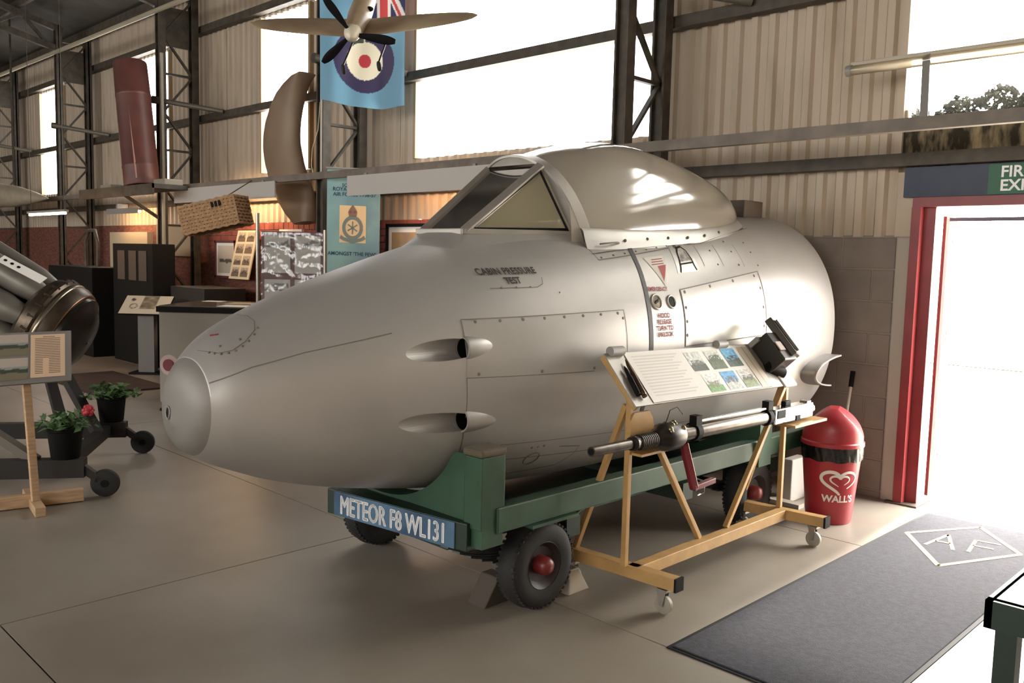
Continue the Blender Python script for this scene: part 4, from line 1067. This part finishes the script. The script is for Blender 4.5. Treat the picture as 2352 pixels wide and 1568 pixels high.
for z in (2.375, 3.59): B().bx(-9.95, -9.91, 5.9, WY-.10, z-.02, z+.02).build('hanger', m_steel, cw)
# brown tank standing on a high shelf
sh = thing('high_shelf', 'dark high shelf bracketed between columns under the brown tank', 'shelf', (-13, 5.3, 2.4))
B().bx(-14.0, -11.4, 4.85, 5.33, 2.44, 2.50).build('board', m_steel, sh); B().bx(-14.0, -11.4, 4.85, 4.88, 2.36, 2.50).build('lip', m_steel, sh)
for x in (-12.64,): B().bar((x, 5.47, 2.1), (x, 4.95, 2.42), .04, .04).build('bracket', m_steel, sh)
tk = thing('brown_tank', 'tall red-brown cylindrical tank standing on the high shelf', 'tank', (-12.55, 5.25, 2.5))
ta, tb = V((-12.33, 5.11, 2.51)), V((-12.63, 5.09, 4.22)); tdir = (tb-ta)
m_tank = M('tank_brown', '5c3630', .45, var=.15, scale=4)
B().lathe(ta, tdir, [(0, .225), (.02, .235), (.25, .235), (.26, .24), (.28, .24), (.29, .235), (tdir.length*.72, .23), (tdir.length*.725, .235), (tdir.length*.74, .235), (tdir.length*.745, .23), (tdir.length-.02, .222), (tdir.length, .215)], 36).build('shell', m_tank, tk, smooth=30)
B().bar(ta+V((.17, -.15, .1)), tb+V((.16, -.14, -.05)), .02, .02).build('seam_strip', M('tank_light', '8a5548', .4), tk)
# other clutter on the shelf line
for k, (x, z, w_, lab) in enumerate(((-11.65, 2.53, .35, 'small pale crate on the right end of the high shelf'), (-13.5, 2.54, .4, 'small pale crate on the left end of the high shelf'))):
    tag(B().bx(x-w_/2, x+w_/2, 5.05, 5.3, 2.50, 2.50+.08).build('shelf_crate', M('crate_pale', '8f8778', .7), None, bevel=.01), lab, 'crate')
# wing-like tank hanging at far left
wt = thing('drop_tank', 'pale grey teardrop fuel tank hanging at the far left edge', 'tank', (-19, 5.2, 2.6))
B().lathe((-20.9, 5.05, 2.70), (1, 0, -.05), [(0, .02), (.3, .13), (.9, .21), (2.0, .24), (3.2, .19), (4.2, .10), (4.9, .01)], 28).build('shell', M('tank_grey', '9b8f7c', .5, var=.1), wt, smooth=50)
B().bar((-20.1, 5.05, 2.88), (-20.1, 5.05, 5.7), .03, .03).build('strap', m_steel, wt); B().bar((-17.8, 5.05, 2.75), (-17.8, 5.05, 5.7), .03, .03).build('strap', m_steel, wt)
# wicker basket hanging
bk_ = thing('wicker_basket', 'tilted wicker hamper hanging below the left pale board', 'basket', (-9.95, 5.2, 1.95))
bc = V((-9.75, 4.90, 2.055)); RB = Matrix.Rotation(math.radians(38), 3, 'Z') @ Matrix.Rotation(math.radians(-13), 3, 'Y')
wk = B(); hx_, hy_, hz_ = .34, .20, .155
B().box(bc, (hx_*2-.02, hy_*2-.02, hz_*2-.02), RB).build('liner', M('wicker_dark', '6b4f38', .9), bk_)
for k in range(9):
    z = -hz_+k*(2*hz_/8); pts = []
    for a, b in ((-hx_, -hy_), (hx_, -hy_), (hx_, hy_), (-hx_, hy_)): pts.append((a, b))
    ring_ = []
    for i in range(4):
        p0, p1 = pts[i], pts[(i+1) % 4]; nseg = 14 if i % 2 == 0 else 8
        for j in range(nseg):
            t = j/nseg; ring_.append(bc+RB @ V((lerp(p0[0], p1[0], t), lerp(p0[1], p1[1], t), z+.006*(-1)**(j+k))))
    wk.tube(ring_, .019, 5, True)
for j in range(15):
    for s in (-1, 1):
        x = lerp(-hx_, hx_, j/14); wk.tube([bc+RB @ V((x, s*hy_, -hz_)), bc+RB @ V((x, s*hy_, hz_))], .013, 5)
for j in range(20):
    x = lerp(-hx_, hx_, j/19); wk.tube([bc+RB @ V((x, -hy_, hz_)), bc+RB @ V((x, hy_, hz_))], .016, 5)
wk.build('weave', m_wicker, bk_, smooth=60)
for k in range(3): B().box(bc+RB @ V((.08+k*.045, -hy_-.012, .10)), (.028, .02, .06), RB).build('handle_slot', m_dark, bk_)
B().tube([bc+V((0, 0, .15)), V((-9.75, 5.36, 2.5))], .006, 5).build('cord', m_steel, bk_)
# pale cable hanging down the column by the flag
tag(B().tube([V((-8.43, 5.46, 3.3)), V((-8.44, 5.44, 3.0)), V((-8.52, 5.42, 2.8)), V((-8.54, 5.42, 2.62)), V((-8.50, 5.42, 2.52))], .006, 6).build('pale_cable', M('cable_cream', 'cbbf9d', .6), None, smooth=60), 'pale cable hanging down the column below the flag', 'cable')
tag(B().cyl((-8.41, 5.46, 2.5), (-8.41, 5.46, 5.0), .012, n=8).build('conduit', M('conduit_grey', '9a9284', .5), None, smooth=40), 'thin grey conduit on the column behind the flag', 'conduit')
tag(B().cyl((-12.45, 5.46, 0), (-12.45, 5.46, 4.4), .025, n=8).build('downpipe', M('pipe_pale', '9c9788', .5), None, smooth=40), 'pale vertical pipe on the column by the wicker basket', 'pipe')

# ================================================================== LEFT BACKGROUND
# display boards wrapped in plastic
db = thing('photo_display_board', 'freestanding photo display board wrapped in shiny plastic film', 'display board', (-7.1, 4.3, 0))
p0, du = V((-7.29, 4.10, 0)), V((.40, .40, .0)); dn = V((.707, -.707, 0)); dv = V((0, 0, 1))
m_bord = M('maroon_border', '5a3238', .6)
def dpt(a, z, o=0.): return p0+du*a+dv*z+dn*o
RD = Matrix((du.normalized(), -dn, dv)).transposed()
B().box(dpt(.5, 1.26, -.01), (du.length, .012, 1.16), RD).build('backing', m_bord, db)
for a in (-.06, 1.03): B().cyl(dpt(a, 0), dpt(a, 2.0 if a < 0 else 1.86), .018, n=12).build('post', m_chrome, db, smooth=40)
for a in (-.06, 1.03): B().box(dpt(a, .012), (.05, .4, .024), RD).build('foot', m_chrome, db)
pn = [((.05, .47), (1.46, 1.80), 0), ((.54, .96), (1.46, 1.80), 1), ((.05, .47), (1.06, 1.40), 2), ((.54, .96), (1.06, 1.40), 3)]
def planepic(seed):
    def f(u, v):
        n = mnoise.noise(V((u*9+seed*5, v*9, seed)))
        c = (168, 164, 158)
        if abs(v-.80+.06*math.sin(u*4+seed)) < .05+.03*n and .12 < u < .92: c = (84, 84, 82)
        if abs(v-.72) < .025+.02*n: c = (70, 72, 70)
        return c
    return f
for (a0, a1), (z0, z1), k in pn:
    printed('photo_panel', planepic(k), lambda u, v, a0=a0, a1=a1, z0=z0, z1=z1: dpt(lerp(a0, a1, u), lerp(z0, z1, v), .004), 20, 24, db)
flm = B().grid(lambda u, v: dpt(lerp(.0, 1.0, u), lerp(.9, 1.83, v), .016+.006*mnoise.noise(V((u*7, v*11, 3)))+.002*mnoise.noise(V((u*19, v*26, 8)))), 60, 80).build('plastic_wrap', m_film, db, smooth=180)
# framed pictures on the wall
def framed(name, x0, x1, z0, z1, label, fcol, pic, mount=.04, y=6.17):
    t = thing(name, label, 'picture', ((x0+x1)/2, y, z0), 'framed pictures on the wall')
    f = B()
    w_ = .035
    f.bx(x0, x1, y-.02, y+.02, z1-w_, z1).bx(x0, x1, y-.02, y+.02, z0, z0+w_).bx(x0, x0+w_, y-.02, y+.02, z0, z1).bx(x1-w_, x1, y-.02, y+.02, z0, z1); f.build('frame', fcol, t)
    B().bx(x0+w_, x1-w_, y-.002, y+.015, z0+w_, z1-w_).build('mount', m_paper, t)
    m_ = w_+mount
    printed('print', pic, lambda u, v: V((lerp(x0+m_, x1-m_, u), y-.004, lerp(z0+m_, z1-m_, v))), 24, 24, t)
framed('framed_picture', -8.14, -7.3, 1.35, 2.0, 'dark framed sepia picture on the brick wall right of the banner', m_dark, lambda u, v: (176+30*mnoise.noise(V((u*4, v*4, 0))), 150+30*mnoise.noise(V((u*4, v*4, 0))), 115), .06)
framed('framed_picture', -12.30, -11.68, 1.25, 1.80, 'framed aircraft print on the brick wall left of the photo sheet', m_bord, lambda u, v: (80, 84, 78) if abs(v-.45) < .06+.05*mnoise.noise(V((u*6, 1, 1))) and .1 < u < .9 else (190, 184, 170), .04)
pb = thing('photo_sheet', 'tall narrow sheet of small photographs leaning on the brick wall', 'photo board', (-11.3, 6.1, 1.2))
q0, qu, qv = V((-11.62, 6.02, 1.26)), V((.56, 0, 0)), V((.06, .12, .68))
B().prism([(0, 0), (1, 0), (1, 1), (0, 1)], q0, qu, qv, -.015).build('sheet', M('sheet_cream', 'd9c9a8', .6), pb)
qn = qu.cross(qv).normalized()
for i in range(2):
    for j in range(4):
        printed('small_photo', photo(20+i*4+j, (170, 160, 140), (110, 95, 80), (70, 60, 52)), lambda u, v, i=i, j=j: q0+qu*(.10+.44*i+.36*u)+qv*(.05+.24*j+.19*v)+qn*.003, 12, 10, pb)
tag(B().bx(-10.45, -9.9, 6.14, 6.18, 1.80, 1.95).build('notice_card', m_paper), 'white notice card on the brick wall above the wrapped display', 'card')
# display case
dc = thing('display_case', 'pale display case with black rim and glass lid behind the nose', 'display case', (-9.2, 4.7, 0))
cA, cU, cW = V((-9.30, 3.98, 0)), V((.84, .78, 0)), V((-.75, .86, 0))
def cbox(nm, u0, u1, w0, w1, z0, z1, mat): 
    return B().add([cA+cU*u+cW*w_+V((0, 0, z)) for z in (z0, z1) for u, w_ in ((u0, w0), (u1, w0), (u1, w1), (u0, w1))], [(3, 2, 1, 0), (4, 5, 6, 7), (0, 1, 5, 4), (1, 2, 6, 5), (2, 3, 7, 6), (3, 0, 4, 7)]).build(nm, mat, dc)
cbox('cabinet', .02, .98, .02, 1.0, 0, .98, M('case_pale', '968f84', .6)); cbox('rim', 0, 1, 0, 1.02, .98, 1.04, m_dark)
cbox('glass_lid', .02, .98, .02, 1.0, 1.04, 1.05, M('case_top', '6e6555', .15))
for k, (u0, u1, w0, w1, lab) in enumerate(((.55, .95, .05, .30, 'long white paper along the front edge of the display case'), (.45, .92, .50, .78, 'printed sheet lying in the middle of the display case top'), (.10, .30, .80, .95, 'small white card at the back of the display case top'))):
    tag(B().add([cA+cU*u+cW*w_+V((0, 0, z)) for z in (1.051, 1.053) for u, w_ in ((u0, w0), (u1, w0), (u1, w1), (u0, w1))], [(3, 2, 1, 0), (4, 5, 6, 7), (0, 1, 5, 4), (1, 2, 6, 5), (2, 3, 7, 6), (3, 0, 4, 7)]).build('paper_sheet', M('paper_%d' % k, ('f1eee8', 'b8a894', 'f1eee8')[k], .7)), lab, 'paper')
# lectern with info panel
lc = thing('info_lectern', 'grey lectern with slanted info panel in the dark exhibit area', 'lectern', (-11.5, 4.85, 0))
lU = V((.707, .707, 0)); lB = V((-.707, .707, 0)); lo = V((-11.55, 4.83, 0)); RL = Matrix((lU, lB, V((0, 0, 1)))).transposed()
B().box(lo+V((0, 0, .40)), (.21, .12, .78), RL).build('post', M('lectern_grey', '6f6a64', .5), lc)
B().box(lo+V((0, 0, .012)), (.4, .3, .024), RL).build('base', m_dark, lc)
panel = lambda u, v: lo+lU*lerp(-.30-.02, .30, u)+lB*lerp(-.16, .14, v)+V((0, 0, lerp(.80, 1.02, v)))
def lpic(u, v):
    n = mnoise.noise(V((u*8, v*8, 4)))
    if .38 < u < .72 and v > .25: return (120+50*n, 112+50*n, 95+40*n)
    if math.hypot((u-.24)*1.6, v-.42) < .14 and math.hypot((u-.24)*1.6, v-.42) > .1: return (90, 82, 72)
    if math.hypot((u-.18)*1.6, v-.78) < .08: return (70, 62, 55)
    return (188, 180, 164)
B().prism([(-.33, 0), (.31, 0), (.31, 1), (-.33, 1)], lo+lB*-.16+V((0, 0, .785)), lU, lB*.30+V((0, 0, .22)), .012).build('panel_board', m_dark, lc)
printed('panel_print', lpic, lambda u, v: panel(u, v)+V((0, 0, .004)), 40, 28, lc)
# dark exhibit furniture
def darkbox(name, x0, x1, y0, y1, z0, z1, lab, cat, mat=None, extra=None):
    t = thing(name, lab, cat, ((x0+x1)/2, (y0+y1)/2, z0))
    B().bx(x0, x1, y0, y1, z0, z1).build('body', mat or m_dark, t, bevel=.01)
    if extra: extra(t)
def shelves(t):
    for k, x in enumerate((-13.2, -12.8, -12.45)):
        B().bx(x, x+.26, 5.09, 5.11, 1.2, 1.62).build('picture_panel', M('dark_panel', '4a4038', .6), t)
darkbox('black_cabinet', -13.4, -12.0, 5.10, 5.42, 0, 1.72, 'tall black cabinet against the column behind the lectern', 'cabinet', None, shelves)
darkbox('black_table', -15.6, -13.7, 4.9, 5.5, 0, 1.35, 'long black draped table behind the jet engine', 'table')
darkbox('dark_cabinet', -11.9, -10.9, 5.3, 5.9, 0, 1.15, 'low dark brown cabinet between the lectern and the display case', 'cabinet', M('dark_brown', '241d18', .6))
darkbox('black_plinth', -11.85, -10.95, 5.16, 5.28, 0, .62, 'low black plinth running behind the lectern', 'plinth')
tag(B().bx(-16.2, -14.6, 6.12, 6.217, .9, 1.93).build('cream_panel', M('panel_cream', 'b2a68f', .7)), 'plain cream wall panel beyond the jet engine', 'panel')
tag(B().bx(-14.2, -12.9, 6.1, 6.217, 1.55, 2.05).build('notice_board', M('panel_cream2', '978b76', .7)), 'beige notice board on the wall above the black cabinet', 'board')
tag(B().tube([V((-14.9, 5.25, 1.35)), V((-14.9, 5.25, 1.75)), V((-14.75, 5.25, 1.92)), V((-14.5, 5.25, 1.92)), V((-14.38, 5.25, 1.72)), V((-14.4, 5.25, 1.35))], .03, 8).build('arched_frame', m_steel, None, smooth=60), 'dark arched tube frame standing on the black table', 'frame')
# dark red rug strip
tag(B().bx(-11.9, -10.15, 3.62, 4.5, 0, .02).build('exhibit_rug', M('rug_red', '3b2722', .9, var=.2)), 'dark red-brown rug strip under the exhibits', 'rug')
# small roundel disc on a stand behind the nose
rd = thing('roundel_plaque', 'small red and white roundel plaque behind the nose tip', 'plaque', (-8.78, 3.89, 0))
rc_ = V((-8.78, 3.89, .465))
B().cyl(rc_-V((0, 0, .465)), rc_-V((0, 0, .06)), .012).build('stem', m_dark, rd, smooth=40); B().cyl((rc_.x, rc_.y, 0), (rc_.x, rc_.y, .015), .1).build('base', m_dark, rd)
dd = V((.5, -.86, 0)).normalized(); 
for r, o, m_, nm in ((.105, 0, M('plaque_pale', 'c9b0a8', .6), 'disc'), (.062, .012, M('plaque_red', '7a2a30', .6), 'red_centre')): B().lathe(rc_+dd*o, dd, [(0, r), (.012, r)], 28).build(nm, m_, rd)
# ---- jet engine on its stand
je = thing('jet_engine', 'grey jet engine with combustion cans on a wheeled stand', 'engine', (-7.4, 2.4, .2))
ec = V((-7.56, 2.38, 1.02)); ea = (-R0*.86+U0*.47).normalized()      # axis towards the cans
ea = (ea-Fw*.10).normalized()
m_eng = M('engine_grey', '7b776f', .4, metal=.35, var=.1, scale=5); m_rust = M('engine_bronze', '4e4338', .35, metal=.7, var=.3, scale=9)
e1 = ea.cross(V((0, 0, 1))).normalized(); e2 = e1.cross(ea)
B().lathe(ec, ea, [(-.16, .30), (-.16, .36), (-.10, .385), (-.02, .385), (.0, .40), (.03, .40), (.035, .37), (.10, .36), (.14, .31)], 48).build('turbine_casing', m_rust, je, smooth=30)
B().lathe(ec-ea*.16, -ea, [(0, .34), (.04, .335), (.055, .31), (.07, .29), (.12, .22), (.145, .12), (.155, .01)], 40, True, False).build('exhaust_cone', M('cone_dark', '3a3630', .25, metal=.7), je, smooth=40)
B().torus(ec-ea*.05, ea, .372, .022, 48, 10).build('cooling_ring', M('ring_shine', '8a7f70', .25, metal=.8), je, smooth=60)
B().torus(ec-ea*.155, ea, .348, .012, 48, 8).build('flange', M('flange_copper', '96705a', .3, metal=.8), je, smooth=60)
for k in range(24):
    a = 2*PI*k/24; p = ec+ea*.015+(e1*math.cos(a)+e2*math.sin(a))*.392; B().cyl(p-ea*.025, p+ea*.035, .011, n=8).build('flange_bolt', m_rust, je)
for k in range(7):
    a = 2*PI*k/7+.30; d = e1*math.cos(a)+e2*math.sin(a); b0 = ec+ea*.12+d*.255; ax_ = (ea+d*.06).normalized()
    cn = B().lathe(b0, ax_, [(-.02, .075), (.05, .09), (.16, .112), (.80, .122), (.86, .115), (.90, .10)], 28).build('combustion_can', m_eng, je, smooth=35)
    B().torus(b0+ax_*.80, ax_, .128, .010, 28, 8).build('can_band', m_rust, cn, smooth=60)
B().lathe(ec, ea, [(.1, .14), (1.1, .14)], 24).build('core_shaft', m_dark, je)
B().lathe(ec, ea, [(1.0, .36), (1.03, .44), (1.25, .46), (1.30, .40), (1.55, .26)], 40).build('compressor_casing', m_eng, je, smooth=30)
vis = (R0*.55-Fw*.55+U0*.62).normalized(); vis = (vis-ea*vis.dot(ea)).normalized(); vs_ = ea.cross(vis)
lb0 = ec+ea*.13+vis*.41
RS = Matrix((vs_, ea, vis)).transposed()
pl = B().box(lb0+ea*.17, (.085, .36, .006), RS).build('label_strip', m_paper, je)
for k in range(3): B().lathe(lb0+ea*(.20+.055*k)+vis*.004, vis, [(0, .013), (.002, .013)], 12).build('symbol', m_dark, pl)
# stand of the engine
d1 = V((-.56, -.83, 0)).normalized(); a1, a2 = V((-5.93, 2.16, .20)), V((-7.02, 2.86, .20))
m_st = M('stand_dark', '241f1c', .6, metal=.2)
for a in (a1, a2): 
    B().bar(a+d1*.10, a+d1*2.2, .09, .12).build('stand_beam', m_st, je)
B().bar(a1+d1*.25, a2+d1*.25, .08, .08).build('cross_beam', m_st, je); B().bar(a1+d1*1.7, a2+d1*1.7, .08, .08).build('cross_beam', m_st, je)
mid = (a1+a2)/2+d1*.25
for s in (-.3, .3): B().bar(mid+(a2-a1)*s, ec+(a2-a1).normalized()*s*.5+V((0, 0, -.30)), .07, .07).build('stand_post', m_st, je)
B().bar((a1+a2)/2+d1*1.7, ec+ea*1.12-V((0, 0, .42)), .08, .08).build('stand_post', m_st, je)
B().bar(a1+d1*.4+V((0, 0, .05)), mid+d1*1.2+V((0, 0, .55)), .06, .06).build('stand_brace', M('brace_pale', '5a5348', .6), je)
for a, r in ((a1, .092), (a2, .092)):
    c = a-d1*.02; c = V((c.x, c.y, r)); ax_ = V((d1.y, -d1.x, 0))
    wh = B().lathe(c-ax_*.025, ax_, [(0, r*.7), (.006, r*.95), (.015, r), (.035, r), (.044, r*.95), (.05, r*.7)], 28).build('wheel', m_rubber, je, smooth=35)
    B().lathe(c-ax_*.03, ax_, [(0, .025), (.06, .025)], 14).build('hub', m_dark, wh, smooth=40)
    B().bar(V((c.x, c.y, r)), a+d1*.12+V((0, 0, .0)), .05, .05).build('caster_fork', m_st, je)
# potted plants
def pot(x, y, z, label, flower, seed):
    rdm = random.Random(seed); t = thing('potted_plant', label, 'plant', (x, y, z), 'potted plants on the engine stand')
    B().lathe((x, y, z), (0, 0, 1), [(0, .085), (.01, .09), (.18, .108), (.185, .114), (.205, .114), (.205, .10), (.19, .098)], 28, True, True).build('pot', m_dark, t, smooth=35)
    lf = B()
    for k in range(150):
        a = rdm.uniform(0, 6.28); el = rdm.uniform(.05, 1.3); R_ = rdm.uniform(.06, .19)
        c = V((x, y, z+.20))+V((math.cos(a)*math.cos(el)*R_*1.15, math.sin(a)*math.cos(el)*R_*1.15, math.sin(el)*R_*.62))
        n1 = V((rdm.gauss(0, .6), rdm.gauss(0, .6), 1)).normalized(); uu = n1.orthogonal().normalized(); b = rdm.uniform(0, 6.28); vv = n1.cross(uu); uu, vv = uu*math.cos(b)+vv*math.sin(b), vv*math.cos(b)-uu*math.sin(b)
        s_ = rdm.uniform(.018, .036); lf.add([c-vv*s_*1.3, c+uu*s_*.7, c+vv*s_*1.3-n1*.008, c-uu*s_*.7], [(0, 1, 2, 3)])
    lo_ = lf.build('foliage', m_leaf, t); lo_['kind'] = 'stuff'
    sm_ = B()
    for k in range(10):
        a = rdm.uniform(0, 6.28); sm_.tube([V((x, y, z+.19)), V((x+.09*math.cos(a), y+.09*math.sin(a), z+.28))], .003, 4)
    sm_.build('stems', m_leaf, t)
    if flower:
        fc = V((x, y, z))+R0*.155+V((0, 0, .315)); pf = B()
        for k in range(26): 
            d = V((rdm.gauss(0, 1), rdm.gauss(0, 1), rdm.gauss(0, 1))).normalized(); pf.sphere(fc+d*.026, .016, 6, 5)
        pf.build('flower', M('petal_red', 'b3323c', .6), t, smooth=60); B().tube([V((x, y, z+.2)), fc], .004, 5).build('flower_stem', m_leaf, t)
pot(-6.09, 1.99, .26, 'black potted plant with one red flower on the engine stand', True, 3)
pot(-7.18, 2.70, .26, 'black potted leafy plant without flowers on the far end of the stand', False, 5)
# info board on wooden stand
ist = thing('info_stand', 'pale wooden stand carrying a framed aircraft info board', 'info stand', (-5.88, 1.78, 0))
sA, sU = V((-6.12, 1.12, 0)), V((.0, 0, 0))
B().bar((-6.06, 1.30, .045), (-5.90, 2.03, .045), .05, .08).build('base_bar', m_wood, ist, bevel=.004)
B().bar((-5.70, 1.71, .03), (-6.22, 1.79, .03), .06, .06).build('foot', m_wood, ist, bevel=.004)
B().bar((-5.87, 1.735, .06), (-5.885, 1.70, .90), .035, .045).build('post', m_wood, ist, bevel=.003)
b0, bU2, bV2 = V((-5.80, 1.24, .815)), V((.0, .70, 0)), V((-.15, .055, .30)); bN2 = bU2.cross(bV2).normalized()
def ip(a, b, o=.0): return b0+bU2*a+bV2*b+bN2*o
B().prism([(0, 0), (1, 0), (1, 1), (0, 1)], b0, bU2, bV2, -.018).build('panel', M('mount_grey', '85807c', .6), ist)
ips = M('sheet_pink', 'e8c9a8', .65)
B().grid(lambda u, v: ip(lerp(.66, .945, u), lerp(.10, .94, v), .002), 1, 1).build('text_sheet', ips, ist)
tl = B()
for k in range(22):
    b = .90-k*.034; L0, L1 = (.695, .905) if k not in (0,) else (.76, .86)
    if k > 12: segs = [(.695, .76), (.81, .905)]
    else: segs = [(L0, L1)]
    for s0, s1 in segs: tl.add([ip(s0, b, .003), ip(s1, b, .003), ip(s1, b-.012, .003), ip(s0, b-.012, .003)], [(0, 1, 2, 3)])
tl.build('text_lines', M('text_brown', '7d6b60', .7), ist)
def apic(u, v, s=0):
    n = mnoise.noise(V((u*6, v*8, s)))
    c = (190, 178, 168) if v > .62 else (150, 160, 152) if v > .45 else (128, 122, 98)
    if abs(v-.42) < .09+.06*n and u > .1: c = (70, 76, 66)
    return c
printed('aircraft_photo', lambda u, v: apic(u, v, 1), lambda u, v: ip(lerp(.05, .64, u), lerp(.55, .96, v), .002), 40, 24, ist)
printed('aircraft_photo', lambda u, v: apic(u, v, 7), lambda u, v: ip(lerp(.05, .64, u), lerp(.08, .50, v), .002), 40, 24, ist)
